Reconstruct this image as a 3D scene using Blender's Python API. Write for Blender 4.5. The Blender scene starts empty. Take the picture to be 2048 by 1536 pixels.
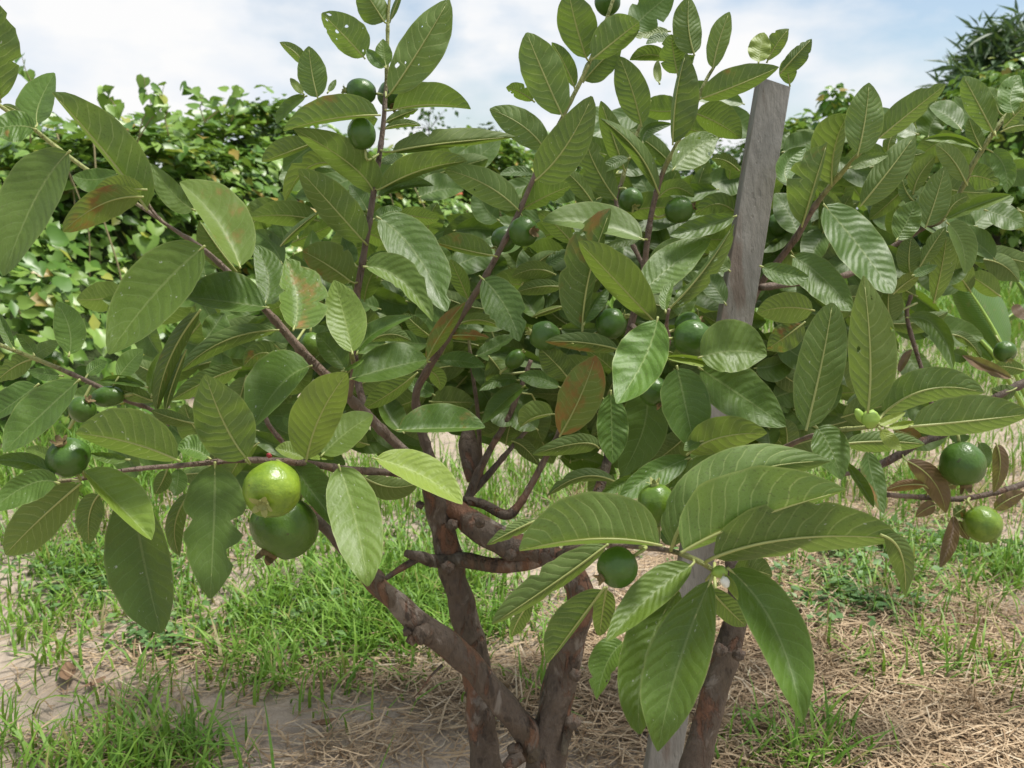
import bpy, bmesh, math, random
import numpy as np
from mathutils import Vector, noise

# ------------------------------------------------------------------ camera
sc = bpy.context.scene
FPX, CX, CY = 1700.0, 1024.0, 768.0          # focal length in photo pixels (2048 wide)
CAMZ, PITCH = 0.72, math.radians(11.6)
cam = bpy.data.cameras.new('camera'); camo = bpy.data.objects.new('camera', cam)
sc.collection.objects.link(camo)
camo.location = (0, 0, CAMZ); camo.rotation_euler = (math.pi/2-PITCH, 0, 0)
cam.sensor_width = 36; cam.lens = 36*FPX/2048
cam.clip_start = 0.02; cam.clip_end = 2000
cam.dof.use_dof = True; cam.dof.focus_distance = 0.80; cam.dof.aperture_fstop = 13
sc.camera = camo

# ------------------------------------------------------------------ sky and sun
SUN_EL, SUN_AZ = math.radians(70), math.radians(70)   # azimuth from +Y (view direction) towards +X
w = bpy.data.worlds.new('World'); sc.world = w; w.use_nodes = True
nt = w.node_tree; nt.nodes.clear()
def wn(t): return nt.nodes.new(t)
out = wn('ShaderNodeOutputWorld'); mix = wn('ShaderNodeMixShader')
sky = wn('ShaderNodeTexSky'); sky.sky_type = 'NISHITA'; sky.sun_disc = False
sky.sun_elevation = SUN_EL; sky.sun_rotation = SUN_AZ
sky.air_density = 1.2; sky.dust_density = .8; sky.ozone_density = 1.0
b1 = wn('ShaderNodeBackground'); b1.inputs[1].default_value = 0.07
b2 = wn('ShaderNodeBackground'); b2.inputs[1].default_value = 0.52
tc = wn('ShaderNodeTexCoord'); mp = wn('ShaderNodeMapping'); mp.inputs['Scale'].default_value = (1, 1, 2.2)
mp.inputs['Location'].default_value = (0.37, 0.1, 0.2)
n1 = wn('ShaderNodeTexNoise'); n1.inputs['Scale'].default_value = 3.2; n1.inputs['Detail'].default_value = 7; n1.inputs['Roughness'].default_value = .5
n2 = wn('ShaderNodeTexNoise'); n2.inputs['Scale'].default_value = 6.5; n2.inputs['Detail'].default_value = 6
r1 = wn('ShaderNodeValToRGB'); r1.color_ramp.elements[0].position = .41; r1.color_ramp.elements[1].position = .54
r1.color_ramp.elements[0].color = (.12, .12, .12, 1)
r2 = wn('ShaderNodeValToRGB'); r2.color_ramp.elements[0].position = .36; r2.color_ramp.elements[1].position = .62
r2.color_ramp.elements[0].color = (.80, .87, .96, 1); r2.color_ramp.elements[1].color = (1.0, 1.0, 1.0, 1)
L = nt.links.new
L(tc.outputs['Generated'], mp.inputs[0]); L(mp.outputs[0], n1.inputs[0]); L(mp.outputs[0], n2.inputs[0])
L(n1.outputs[0], r1.inputs[0]); L(n2.outputs[0], r2.inputs[0])
L(sky.outputs[0], b1.inputs[0]); L(r2.outputs[0], b2.inputs[0])
L(r1.outputs[0], mix.inputs[0]); L(b1.outputs[0], mix.inputs[1]); L(b2.outputs[0], mix.inputs[2])
L(mix.outputs[0], out.inputs[0])
sl = bpy.data.lights.new('sun', 'SUN'); sl.energy = 3.0; sl.angle = math.radians(13); sl.color = (1, .965, .9)
so = bpy.data.objects.new('sun', sl); sc.collection.objects.link(so)
sd = Vector((math.sin(SUN_AZ)*math.cos(SUN_EL), math.cos(SUN_AZ)*math.cos(SUN_EL), math.sin(SUN_EL)))
so.rotation_euler = sd.to_track_quat('Z', 'Y').to_euler(); so.location = (0, 0, 8)
vs = sc.view_settings; vs.view_transform = 'Standard'; vs.look = 'None'; vs.exposure = 0.92; vs.gamma = 1.0
vs.use_curve_mapping = False
sc.cycles.use_adaptive_sampling = True; sc.cycles.max_bounces = 5; sc.cycles.diffuse_bounces = 3; sc.cycles.glossy_bounces = 2; sc.cycles.transmission_bounces = 3; sc.cycles.caustics_reflective = False; sc.cycles.caustics_refractive = False; sc.cycles.transparent_max_bounces = 6

# ------------------------------------------------------------------ helpers
rnd = random.Random(7); RNG = np.random.default_rng(11)
col = sc.collection
CAMP = Vector((0, 0, CAMZ))
FWD = Vector((0, math.cos(PITCH), -math.sin(PITCH))); UP = Vector((0, math.sin(PITCH), math.cos(PITCH))); RT = Vector((1, 0, 0))
def P(x, y, d):                       # a point seen at photo pixel (x, y), d metres in front of the lens
    x, y, d = float(x), float(y), float(d)
    return CAMP + (FWD + RT*((x-CX)/FPX) - UP*((y-CY)/FPX))*d
def G(x, y):                          # the ground point seen at photo pixel (x, y)
    v = FWD + RT*((x-CX)/FPX) - UP*((y-CY)/FPX)
    return CAMP - v*(CAMZ/v.z)
WORLD = {}                            # world origin of every object (none is rotated or scaled unless noted)
def link(o, parent, origin):
    col.objects.link(o); origin = Vector(origin); WORLD[o.name] = origin
    if parent: o.parent = parent; o.location = origin - WORLD[parent.name]
    else: o.location = origin
    return o
def empty(name, loc, label, cat, group=None):
    o = bpy.data.objects.new(name, None); o.empty_display_size = .05
    link(o, None, loc); tag(o, label, cat, group); return o
def tag(o, label=None, cat=None, group=None, kind=None):
    for k, v in (('label', label), ('category', cat), ('group', group), ('kind', kind)):
        if v: o[k] = v
    return o
def mesh(name, verts, faces, mat, parent=None, origin=None, smooth=True, uv=None, attr=None):
    if origin is None: origin = verts[0]
    origin = Vector(origin)
    me = bpy.data.meshes.new(name)
    me.from_pydata([tuple(Vector(v)-origin) for v in verts], [], faces)
    if uv is not None:
        ul = me.uv_layers.new(name='UVMap'); li = np.zeros(len(me.loops), np.int32); me.loops.foreach_get('vertex_index', li)
        ul.data.foreach_set('uv', np.asarray(uv, np.float32)[li].ravel())
    if attr is not None:
        a = me.attributes.new('age', 'FLOAT', 'POINT'); a.data.foreach_set('value', np.asarray(attr, np.float32))
    if smooth: me.polygons.foreach_set('use_smooth', [True]*len(me.polygons))
    for m in (mat if isinstance(mat, list) else [mat]): me.materials.append(m)
    o = bpy.data.objects.new(name, me)
    return link(o, parent, origin)
def big(name, V, F, mat, parent=None, origin=(0, 0, 0), tint=None, smooth=False, uv=None, k=3):
    """numpy mesh: V (n,3), F (m,k); tint = a value per vertex; k corners per face"""
    me = bpy.data.meshes.new(name); V = np.asarray(V, np.float32)-np.asarray(origin, np.float32); F = np.asarray(F, np.int32)
    me.vertices.add(len(V)); me.vertices.foreach_set('co', V.ravel())
    me.loops.add(F.size); me.loops.foreach_set('vertex_index', F.ravel())
    me.polygons.add(len(F)); me.polygons.foreach_set('loop_start', np.arange(len(F), dtype=np.int32)*k)
    if uv is not None:
        ul = me.uv_layers.new(name='UVMap'); ul.data.foreach_set('uv', np.asarray(uv, np.float32)[F.ravel()].ravel())
    me.update(calc_edges=True); me.validate()
    if tint is not None:
        a = me.attributes.new('tint', 'FLOAT', 'POINT'); a.data.foreach_set('value', np.asarray(tint, np.float32))
    if smooth: me.polygons.foreach_set('use_smooth', [True]*len(me.polygons))
    me.materials.append(mat); o = bpy.data.objects.new(name, me)
    return link(o, parent, origin)

# ------------------------------------------------------------------ materials
class NT:
    def __init__(s, name):
        s.m = bpy.data.materials.new(name); s.m.use_nodes = True; s.t = s.m.node_tree; s.t.nodes.clear()
        s.out = s.n('ShaderNodeOutputMaterial')
    def n(s, t, **kw):
        x = s.t.nodes.new(t)
        for k, v in kw.items(): setattr(x, k, v)
        return x
    def l(s, a, b): s.t.links.new(a, b)
    def put(s, v, sock):
        if hasattr(v, 'links') or hasattr(v, 'is_linked'): s.l(v, sock)
        else: sock.default_value = v
    def ma(s, op, a, b=0.0, c=None, clamp=False):
        x = s.n('ShaderNodeMath', operation=op, use_clamp=clamp); s.put(a, x.inputs[0]); s.put(b, x.inputs[1])
        if c is not None: s.put(c, x.inputs[2])
        return x.outputs[0]
    def mx(s, f, a, b, mode='MIX'):
        x = s.n('ShaderNodeMix', data_type='RGBA', blend_type=mode); s.put(f, x.inputs[0])
        for v, i in ((a, 6), (b, 7)): s.put(v if hasattr(v, 'is_linked') else (*v, 1), x.inputs[i])
        return x.outputs[2]
    def noise(s, scale, detail=4, rough=.5, vec=None, dist=0):
        x = s.n('ShaderNodeTexNoise'); x.inputs['Scale'].default_value = scale; x.inputs['Detail'].default_value = detail
        x.inputs['Roughness'].default_value = rough; x.inputs['Distortion'].default_value = dist
        if vec is not None: s.l(vec, x.inputs['Vector'])
        return x.outputs[0]
    def ramp(s, v, lo, hi):
        x = s.n('ShaderNodeMapRange', interpolation_type='SMOOTHSTEP'); s.put(v, x.inputs[0]); s.put(lo, x.inputs[1]); s.put(hi, x.inputs[2])
        return x.outputs[0]
    def obj(s): return s.n('ShaderNodeTexCoord').outputs['Object']
    def bump(s, h, strength, dist):
        x = s.n('ShaderNodeBump'); s.put(strength, x.inputs['Strength']); x.inputs['Distance'].default_value = dist; s.l(h, x.inputs['Height'])
        return x.outputs[0]
    def pbr(s, colr, rough, bump=None, spec=.5, finish=True, **kw):
        b = s.n('ShaderNodeBsdfPrincipled'); s.put(colr if hasattr(colr, 'is_linked') else (*colr, 1), b.inputs['Base Color']); s.put(rough, b.inputs['Roughness'])
        b.inputs['Specular IOR Level'].default_value = spec
        for k, v in kw.items(): s.put(v, b.inputs[k])
        if bump is not None: s.l(bump, b.inputs['Normal'])
        if finish: s.l(b.outputs[0], s.out.inputs[0])
        return b.outputs[0]

def leaf_material(holes):
    s = NT('guava_leaf_holed' if holes else 'guava_leaf')
    uv = s.n('ShaderNodeUVMap', uv_map='UVMap').outputs[0]
    sp = s.n('ShaderNodeSeparateXYZ'); s.l(uv, sp.inputs[0]); S, V = sp.outputs[0], s.ma('MULTIPLY_ADD', sp.outputs[1], 2, -1)
    A = s.ma('ABSOLUTE', V)
    oi = s.n('ShaderNodeObjectInfo'); oc = s.n('ShaderNodeSeparateColor'); s.l(oi.outputs['Color'], oc.inputs[0])
    YEL, BRI, BRO, HOL = oc.outputs[0], oc.outputs[1], oc.outputs[2], oi.outputs['Alpha']
    comb = s.n('ShaderNodeCombineXYZ'); s.l(S, comb.inputs[0]); s.l(s.ma('MULTIPLY', V, .28), comb.inputs[1]); s.l(s.ma('MULTIPLY', oi.outputs['Random'], 37), comb.inputs[2])
    vec = comb.outputs[0]
    back = s.n('ShaderNodeNewGeometry').outputs['Backfacing']
    wob = s.ma('MULTIPLY_ADD', s.noise(5, 1, vec=vec), .09, -.045)
    NV = s.ma('MULTIPLY_ADD', oi.outputs['Random'], 4, 9)
    q = s.ma('ADD', s.ma('SUBTRACT', S, s.ma('MULTIPLY', A, s.ma('MULTIPLY_ADD', A, .07, .10))), wob)
    side = s.ma('MULTIPLY', s.ma('GREATER_THAN', V, 0), .45)
    ph = s.ma('FRACT', s.ma('MULTIPLY_ADD', q, NV, side))
    dv = s.ma('ABSOLUTE', s.ma('SUBTRACT', ph, .5))              # 0 on the vein
    vein = s.ma('SUBTRACT', 1, s.ramp(dv, .012, s.ma('MULTIPLY_ADD', back, .03, .06)))
    vein = s.ma('MULTIPLY', vein, s.ma('SUBTRACT', 1, s.ramp(A, .75, 1.0)))
    midw = s.ma('MULTIPLY_ADD', S, -.035, .055)
    mid = s.ma('SUBTRACT', 1, s.ramp(A, s.ma('MULTIPLY', midw, .5), s.ma('MULTIPLY', midw, 1.4)))
    fine = s.n('ShaderNodeTexVoronoi', feature='DISTANCE_TO_EDGE'); fine.inputs['Scale'].default_value = 42; s.l(vec, fine.inputs['Vector'])
    net = s.ma('SUBTRACT', 1, s.ramp(fine.outputs['Distance'], .0, .09))
    big_n = s.noise(4.5, 3, .62, vec=vec); spk = s.noise(60, 1, .5, vec=vec)
    # upper side
    top = s.mx(big_n, (.042, .100, .010), (.094, .172, .020))
    top = s.mx(s.ma('MULTIPLY', vein, .30), top, (.18, .28, .10)); top = s.mx(s.ma('MULTIPLY', mid, .5), top, (.25, .32, .11))
    top = s.mx(s.ma('MULTIPLY', net, .20), top, (.13, .22, .07))
    # under side
    und = s.mx(big_n, (.075, .134, .024), (.134, .202, .046))
    und = s.mx(s.ma('MULTIPLY', s.ma('MULTIPLY', vein, s.ramp(big_n, .15, .6)), .65), und, (.28, .34, .12)); und = s.mx(s.ma('MULTIPLY', mid, .9), und, (.36, .36, .12))
    und = s.mx(s.ma('MULTIPLY', net, .20), und, (.20, .25, .10))
    c = s.mx(back, top, und)
    c = s.mx(s.ma('MULTIPLY', s.ramp(spk, .62, .70), .5), c, (.05, .055, .02))
    c = s.mx(s.ma('MULTIPLY', s.ramp(s.noise(11, 2, .6, vec=vec), .60, .72), .40), c, s.mx(back, (.12, .19, .055), (.07, .105, .022)))
    lot = s.ma('GREATER_THAN', s.ma('FRACT', s.ma('MULTIPLY', oi.outputs['Random'], 7.77)), .62)
    c = s.mx(s.ma('MULTIPLY', s.ma('MULTIPLY', s.ramp(s.noise(24, 2, .5, vec=vec), .71, .76), lot), .7), c, (.45, .48, .42))
    c = s.mx(s.ma('MULTIPLY', YEL, .75), c, (.30, .34, .055))
    brn = s.ramp(s.ma('ADD', s.noise(2.4, 4, .6, vec=vec), s.ma('MULTIPLY_ADD', BRO, .8, -.75)), -.02, .14)
    brn = s.ma('MULTIPLY', brn, s.ma('GREATER_THAN', BRO, .01))
    c = s.mx(brn, c, s.mx(s.ramp(BRO, .5, .75), s.mx(big_n, (.17, .070, .020), (.36, .19, .055)), s.mx(big_n, (.085, .042, .024), (.24, .145, .085))))
    rim = s.ma('MULTIPLY', s.ramp(A, .93, 1.0), .35); c = s.mx(rim, c, (.30, .34, .12))
    hs = s.n('ShaderNodeHueSaturation'); s.l(c, hs.inputs['Color']); s.l(s.ma('MULTIPLY', BRI, 2), hs.inputs['Value']); c = hs.outputs[0]
    # relief: blade bulges between the veins, veins stand proud below and sunken above
    q_ = s.ma('MULTIPLY', s.ramp(dv, 0, .5), s.ma('SUBTRACT', 1, s.ma('MULTIPLY', s.ramp(A, .8, 1), .7)))
    rnd_ = s.ma('MULTIPLY_ADD', s.ma('FRACT', s.ma('MULTIPLY', oi.outputs['Random'], 17.3)), .95, .18)
    ht = s.ma('MULTIPLY', s.ma('ADD', s.ma('MULTIPLY', q_, s.ramp(big_n, .25, .7)), s.ma('MULTIPLY', net, -.06)), rnd_); hu = s.ma('ADD', s.ma('MULTIPLY', q_, -.50), s.ma('MULTIPLY', s.ma('ADD', vein, s.ma('MULTIPLY', net, .12)), .22))
    h = s.ma('ADD', s.ma('ADD', ht, s.ma('MULTIPLY', back, s.ma('SUBTRACT', hu, ht))), s.ma('MULTIPLY', big_n, .5))
    bp = s.bump(h, .30, .0028)
    rough = s.ma('ADD', s.ma('MULTIPLY_ADD', big_n, .30, .34), s.ma('MULTIPLY', back, .12))
    p = s.pbr(c, rough, bp, spec=.48, finish=False)
    tr = s.n('ShaderNodeBsdfTranslucent'); s.l(s.mx(.55, c, (.22, .34, .025)), tr.inputs[0]); s.l(bp, tr.inputs['Normal'])
    m1 = s.n('ShaderNodeMixShader'); m1.inputs[0].default_value = .32; s.l(p, m1.inputs[1]); s.l(tr.outputs[0], m1.inputs[2])
    if not holes: s.l(m1.outputs[0], s.out.inputs[0]); return s.m
    vo = s.n('ShaderNodeTexVoronoi'); vo.inputs['Scale'].default_value = 7.5; vo.inputs['Randomness'].default_value = 1; s.l(vec, vo.inputs['Vector'])
    pick = s.n('ShaderNodeSeparateColor'); s.l(vo.outputs['Color'], pick.inputs[0])
    rad = s.ma('MULTIPLY', s.ma('MULTIPLY', pick.outputs[0], s.ma('GREATER_THAN', pick.outputs[1], .45)), .26)
    hole = s.ma('MULTIPLY', s.ma('LESS_THAN', s.ma('ADD', vo.outputs['Distance'], s.ma('MULTIPLY_ADD', spk, .2, -.1)), rad), s.ma('GREATER_THAN', HOL, .5))
    hole = s.ma('MULTIPLY', hole, s.ma('GREATER_THAN', A, .10))
    trn = s.n('ShaderNodeBsdfTransparent'); m2 = s.n('ShaderNodeMixShader'); s.l(hole, m2.inputs[0]); s.l(m1.outputs[0], m2.inputs[1]); s.l(trn.outputs[0], m2.inputs[2])
    s.l(m2.outputs[0], s.out.inputs[0]); return s.m
def rib_material():
    s = NT('leaf_rib'); o = s.obj()
    s.pbr(s.mx(s.noise(30, 3, vec=o), (.24, .28, .075), (.38, .40, .14)), .5); return s.m
def bark_material():
    s = NT('guava_bark'); o = s.obj()
    at = s.n('ShaderNodeAttribute', attribute_name='age'); age = at.outputs['Fac']
    mpn = s.n('ShaderNodeMapping'); mpn.inputs['Scale'].default_value = (1, 1, .45); s.l(o, mpn.inputs[0]); v = mpn.outputs[0]
    pa = s.ramp(s.noise(24, 6, .6, vec=v, dist=.9), .49, .57); pb = s.ramp(s.noise(30, 6, .6, vec=v, dist=.8), .55, .62)
    fine = s.noise(190, 5, .65, vec=v); blot = s.noise(9, 4, vec=v)
    old = s.mx(fine, (.036, .026, .019), (.165, .125, .094))
    old = s.mx(s.ma('MULTIPLY', pa, .60), old, s.mx(fine, (.13, .052, .026), (.25, .105, .052)))
    old = s.mx(s.ma('MULTIPLY', pb, .6), old, s.mx(fine, (.20, .175, .145), (.33, .29, .25)))
    old = s.mx(s.ma('MULTIPLY', s.ramp(blot, .5, .7), .5), old, (.10, .09, .055))
    old = s.mx(s.ma('MULTIPLY', s.ramp(s.noise(70, 4, .6, vec=v), .58, .66), .7), old, (.035, .026, .020))
    twig = s.mx(fine, (.095, .064, .046), (.29, .215, .165)); green = s.mx(fine, (.22, .26, .08), (.36, .36, .14))
    c = s.mx(s.ramp(age, .35, .8), twig, old); c = s.mx(s.ramp(age, .12, .30), green, c)
    h = s.ma('ADD', s.ma('MULTIPLY', fine, .45), s.ma('ADD', s.ma('MULTIPLY', pa, -.35), s.ma('MULTIPLY', s.noise(60, 4, vec=v), .7)))
    s.pbr(c, s.ma('MULTIPLY_ADD', fine, .3, .45), s.bump(h, 1.0, .0085), spec=.3); return s.m
def fruit_material():
    s = NT('guava_skin'); o = s.obj(); oi = s.n('ShaderNodeObjectInfo'); oc = s.n('ShaderNodeSeparateColor'); s.l(oi.outputs['Color'], oc.inputs[0])
    big_n = s.noise(48, 5, .65, vec=o); fine = s.noise(330, 3, .6, vec=o)
    g = s.mx(big_n, (.034, .090, .009), (.068, .140, .016)); y = s.mx(big_n, (.15, .26, .014), (.27, .36, .032))
    sep = s.n('ShaderNodeSeparateXYZ'); s.l(o, sep.inputs[0])
    c = s.mx(s.ma('ADD', oc.outputs[0], s.ma('MULTIPLY', oc.outputs[0], s.ma('MULTIPLY_ADD', big_n, 2.2, -1.1)), clamp=True), g, y)
    c = s.mx(s.ma('MULTIPLY', s.ramp(fine, .60, .74), .22), c, (.10, .17, .04)); c = s.mx(s.ma('MULTIPLY', s.ramp(s.noise(85, 2, vec=o), .70, .74), .7), c, (.05, .05, .02))
    h = s.ma('ADD', s.ma('MULTIPLY', fine, .35), s.noise(120, 3, vec=o))
    s.pbr(c, s.ma('MULTIPLY_ADD', big_n, .2, .25), s.bump(h, .5, .0022), spec=.45, **{'Subsurface Weight': .05, 'Subsurface Radius': (.004, .006, .002)}); return s.m
def simple(name, a, b, scale, rough=.7, bump=.4, dist=.002, stretch=(1, 1, 1), spec=.4):
    s = NT(name); o = s.obj(); mpn = s.n('ShaderNodeMapping'); mpn.inputs['Scale'].default_value = stretch; s.l(o, mpn.inputs[0])
    n = s.noise(scale, 5, .6, vec=mpn.outputs[0]); s.pbr(s.mx(n, a, b), rough, s.bump(n, bump, dist), spec=spec); return s.m
def stake_material():
    s = NT('weathered_wood'); o = s.obj(); mpn = s.n('ShaderNodeMapping'); mpn.inputs['Scale'].default_value = (1, 1, .05); s.l(o, mpn.inputs[0]); v = mpn.outputs[0]
    g = s.noise(170, 5, .6, vec=v); st = s.noise(35, 4, .6, vec=v); sp = s.noise(55, 4, .6, vec=o)
    c = s.mx(g, (.175, .163, .142), (.335, .315, .28)); c = s.mx(s.ma('MULTIPLY', s.ramp(st, .53, .66), .6), c, (.17, .115, .085))
    c = s.mx(s.ma('MULTIPLY', s.ramp(sp, .60, .72), .2), c, (.10, .09, .08))
    mp2 = s.n('ShaderNodeMapping'); mp2.inputs['Scale'].default_value = (1, 1, .022); s.l(o, mp2.inputs[0]); ck = s.ramp(s.noise(150, 3, .5, vec=mp2.outputs[0]), .64, .69)
    c = s.mx(s.ma('MULTIPLY', ck, .12), c, (.05, .04, .035))
    s.pbr(c, .82, s.bump(s.ma('SUBTRACT', s.ma('ADD', g, s.ma('MULTIPLY', sp, .4)), s.ma('MULTIPLY', ck, .3)), .9, .0022), spec=.25); return s.m
def tinted(name, lo, hi, alt, rough=.55, trans=.25, tcol=(.2, .3, .03), spec=.4, alt2=None):
    """leaf sheet coloured by a random value per piece: lo..hi, a few pieces in alt"""
    s = NT(name); t = s.n('ShaderNodeAttribute', attribute_name='tint').outputs['Fac']
    oi = s.n('ShaderNodeObjectInfo'); t = s.ma('FRACT', s.ma('ADD', t, oi.outputs['Random']))
    c = s.mx(s.ramp(t, 0, .85), lo, hi); c = s.mx(s.ma('GREATER_THAN', t, .93), c, alt)
    if alt2: c = s.mx(s.ma('GREATER_THAN', t, .98), c, alt2)
    n = s.noise(25, 3, vec=s.obj()); c = s.mx(s.ma('MULTIPLY', n, .35), c, lo)
    p = s.pbr(c, rough, spec=spec, finish=False)
    tr = s.n('ShaderNodeBsdfTranslucent'); s.l(s.mx(.5, c, tcol), tr.inputs[0])
    m = s.n('ShaderNodeMixShader'); m.inputs[0].default_value = trans; s.l(p, m.inputs[1]); s.l(tr.outputs[0], m.inputs[2]); s.l(m.outputs[0], s.out.inputs[0]); return s.m
def ground_material():
    s = NT('sandy_soil'); o = s.obj()
    a = s.noise(2.2, 6, .6, vec=o); b = s.noise(38, 6, .65, vec=o); f = s.noise(260, 4, .7, vec=o)
    c = s.mx(b, (.34, .27, .205), (.52, .435, .35)); c = s.mx(s.ma('MULTIPLY', s.ramp(a, .50, .66), .55), c, (.25, .18, .115))
    c = s.mx(s.ma('MULTIPLY', s.ramp(f, .60, .72), .5), c, (.16, .12, .085))
    sx = s.n('ShaderNodeSeparateXYZ'); s.l(o, sx.inputs[0]); far = s.ramp(sx.outputs[1], 3.2, 7.0)
    c = s.mx(s.ma('MULTIPLY', far, s.ramp(s.noise(1.3, 5, vec=o), .3, .55)), c, s.mx(b, (.06, .10, .03), (.13, .19, .06)))
    h = s.ma('ADD', s.ma('MULTIPLY', b, .8), s.ma('MULTIPLY', f, .3)); s.pbr(c, .92, s.bump(h, .9, .012), spec=.2); return s.m
def broad_material():
    s = NT('broad_leaf'); uv = s.n('ShaderNodeUVMap', uv_map='UVMap').outputs[0]; sp = s.n('ShaderNodeSeparateXYZ'); s.l(uv, sp.inputs[0]); A = s.ma('ABSOLUTE', s.ma('MULTIPLY_ADD', sp.outputs[1], 2, -1))
    ph = s.ma('ABSOLUTE', s.ma('SUBTRACT', s.ma('FRACT', s.ma('MULTIPLY', s.ma('SUBTRACT', sp.outputs[0], s.ma('MULTIPLY', A, .16)), 34)), .5)); n = s.noise(14, 4, .6, vec=s.obj())
    c = s.mx(n, (.055, .135, .018), (.12, .23, .035)); c = s.mx(s.ma('MULTIPLY', s.ramp(ph, .0, .5), .25), c, (.17, .28, .05)); c = s.mx(s.ma('MULTIPLY', s.ramp(s.noise(60, 3, vec=s.obj()), .62, .7), .5), c, (.22, .20, .07))
    p = s.pbr(c, .36, s.bump(s.ma('ADD', ph, s.ma('MULTIPLY', n, .8)), .5, .002), finish=False); tr = s.n('ShaderNodeBsdfTranslucent'); s.l(s.mx(.5, c, (.24, .36, .03)), tr.inputs[0])
    m = s.n('ShaderNodeMixShader'); m.inputs[0].default_value = .35; s.l(p, m.inputs[1]); s.l(tr.outputs[0], m.inputs[2]); s.l(m.outputs[0], s.out.inputs[0]); return s.m
M = dict(leaf=leaf_material(False), leafh=leaf_material(True), rib=rib_material(), bark=bark_material(), fruit=fruit_material(), stake=stake_material(), ground=ground_material(),
         calyx=simple('dry_sepal', (.09, .055, .03), (.26, .20, .08), 160, .8), calyx_green=simple('green_sepal', (.18, .20, .05), (.34, .36, .12), 120, .6),
         grass=tinted('grass_blade', (.105, .235, .024), (.25, .42, .058), (.34, .30, .10), .5, .3, alt2=(.40, .32, .17)),
         straw=tinted('dry_straw', (.27, .18, .10), (.55, .42, .27), (.64, .54, .39), .75, .1, (.4, .3, .15), alt2=(.12, .07, .035)),
         weed=tinted('weed_leaf', (.07, .16, .04), (.17, .30, .09), (.24, .34, .14), .5, .25),
         vine=tinted('vine_leaf', (.085, .19, .025), (.25, .39, .07), (.40, .42, .07), .36, .27, alt2=(.40, .27, .06)),
         core=simple('vine_shade', (.035, .06, .015), (.10, .14, .045), 30, .9, .8, .03),  # dark tone painted for the shade inside hedge and crowns
         dead=simple('dead_leaf', (.10, .05, .025), (.30, .19, .11), 70, .8, .5, .002),
         stem=simple('vine_stem', (.16, .15, .06), (.30, .24, .12), 40, .7),
         farleaf=tinted('tree_leaf_far', (.035, .085, .025), (.095, .18, .05), (.15, .22, .06), .6, .2),
         darkleaf=tinted('tree_leaf_dark', (.022, .060, .020), (.065, .13, .045), (.10, .17, .05), .55, .15),
         bamboo=tinted('bamboo_leaf', (.030, .075, .026), (.095, .165, .06), (.14, .21, .09), .5, .2),
         trunk=simple('rough_bark', (.05, .04, .03), (.14, .11, .085), 25, .9, .8, .01),
         broad=broad_material(),
         orange=simple('orange_pipe', (.62, .13, .06), (.72, .20, .10), 20, .5, .1), pink=simple('pink_pipe', (.55, .25, .25), (.62, .33, .33), 20, .6, .1),
         white=simple('white_bud', (.62, .62, .52), (.75, .74, .66), 60, .6, .1), red=simple('red_scrap', (.32, .03, .04), (.42, .07, .08), 60, .6, .1),
         bud=simple('young_shoot', (.22, .36, .05), (.36, .50, .10), 70, .5, .2))
# ------------------------------------------------------------------ ground
def hz(x, y):
    return .010*np.sin(x*3.1+1.3*np.sin(y*2.3)) + .008*np.sin(y*4.7+x*1.9) + .005*np.sin(x*11.3+y*3.1)*np.sin(y*9.7-x*2.2)
def ground():
    u = np.linspace(-1, 1, 161); X = np.sign(u)*(np.abs(u)*2.2+np.abs(u)**6*600)
    t = np.linspace(0, 1, 181); Y = -4 + t*11 + t**7*900
    gx, gy = np.meshgrid(X, Y); fade = np.clip(1.6-np.hypot(gx, gy-2)/8, 0, 1); gz = hz(gx, gy)*fade
    V = np.stack([gx, gy, gz], -1).reshape(-1, 3); n = len(X)
    i = (np.arange(len(Y)-1)[:, None]*n+np.arange(n-1)).ravel(); F = np.stack([i, i+1, i+n+1, i+n], 1)
    tag(big('ground', V, F, M['ground'], smooth=True, k=4), kind='structure')
ground()
def sample(regs):
    """scatter points on the ground; regions are given as photo rectangles (x0, y0, x1, y1, count) or world ones ('w', x0, y0, x1, y1, count)"""
    o = []
    for r in regs:
        if r[0] == 'w': _, x0, y0, x1, y1, n = r; o.append(np.stack([RNG.uniform(x0, x1, n), RNG.uniform(y0, y1, n)], 1)); continue
        x0, y0, x1, y1, n = r; px = RNG.normal((x0+x1)/2, (x1-x0)/3.6, n); py = np.clip(RNG.normal((y0+y1)/2, (y1-y0)/3.6, n), 470, 1900)
        vx = (px-CX)/FPX; vy = -(py-CY)/FPX; vz = UP.z*vy+FWD.z; s = -CAMZ/vz
        o.append(np.stack([vx*s, (FWD.y+UP.y*vy)*s], 1))
    q = np.concatenate(o); return np.column_stack([q, hz(q[:, 0], q[:, 1])])
def tufted(p, k, r):
    n = len(p); q = np.repeat(p, k, 0); q[:, :2] += RNG.normal(0, r, (n*k, 2)); q[:, 2] = hz(q[:, 0], q[:, 1]); return q
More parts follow.
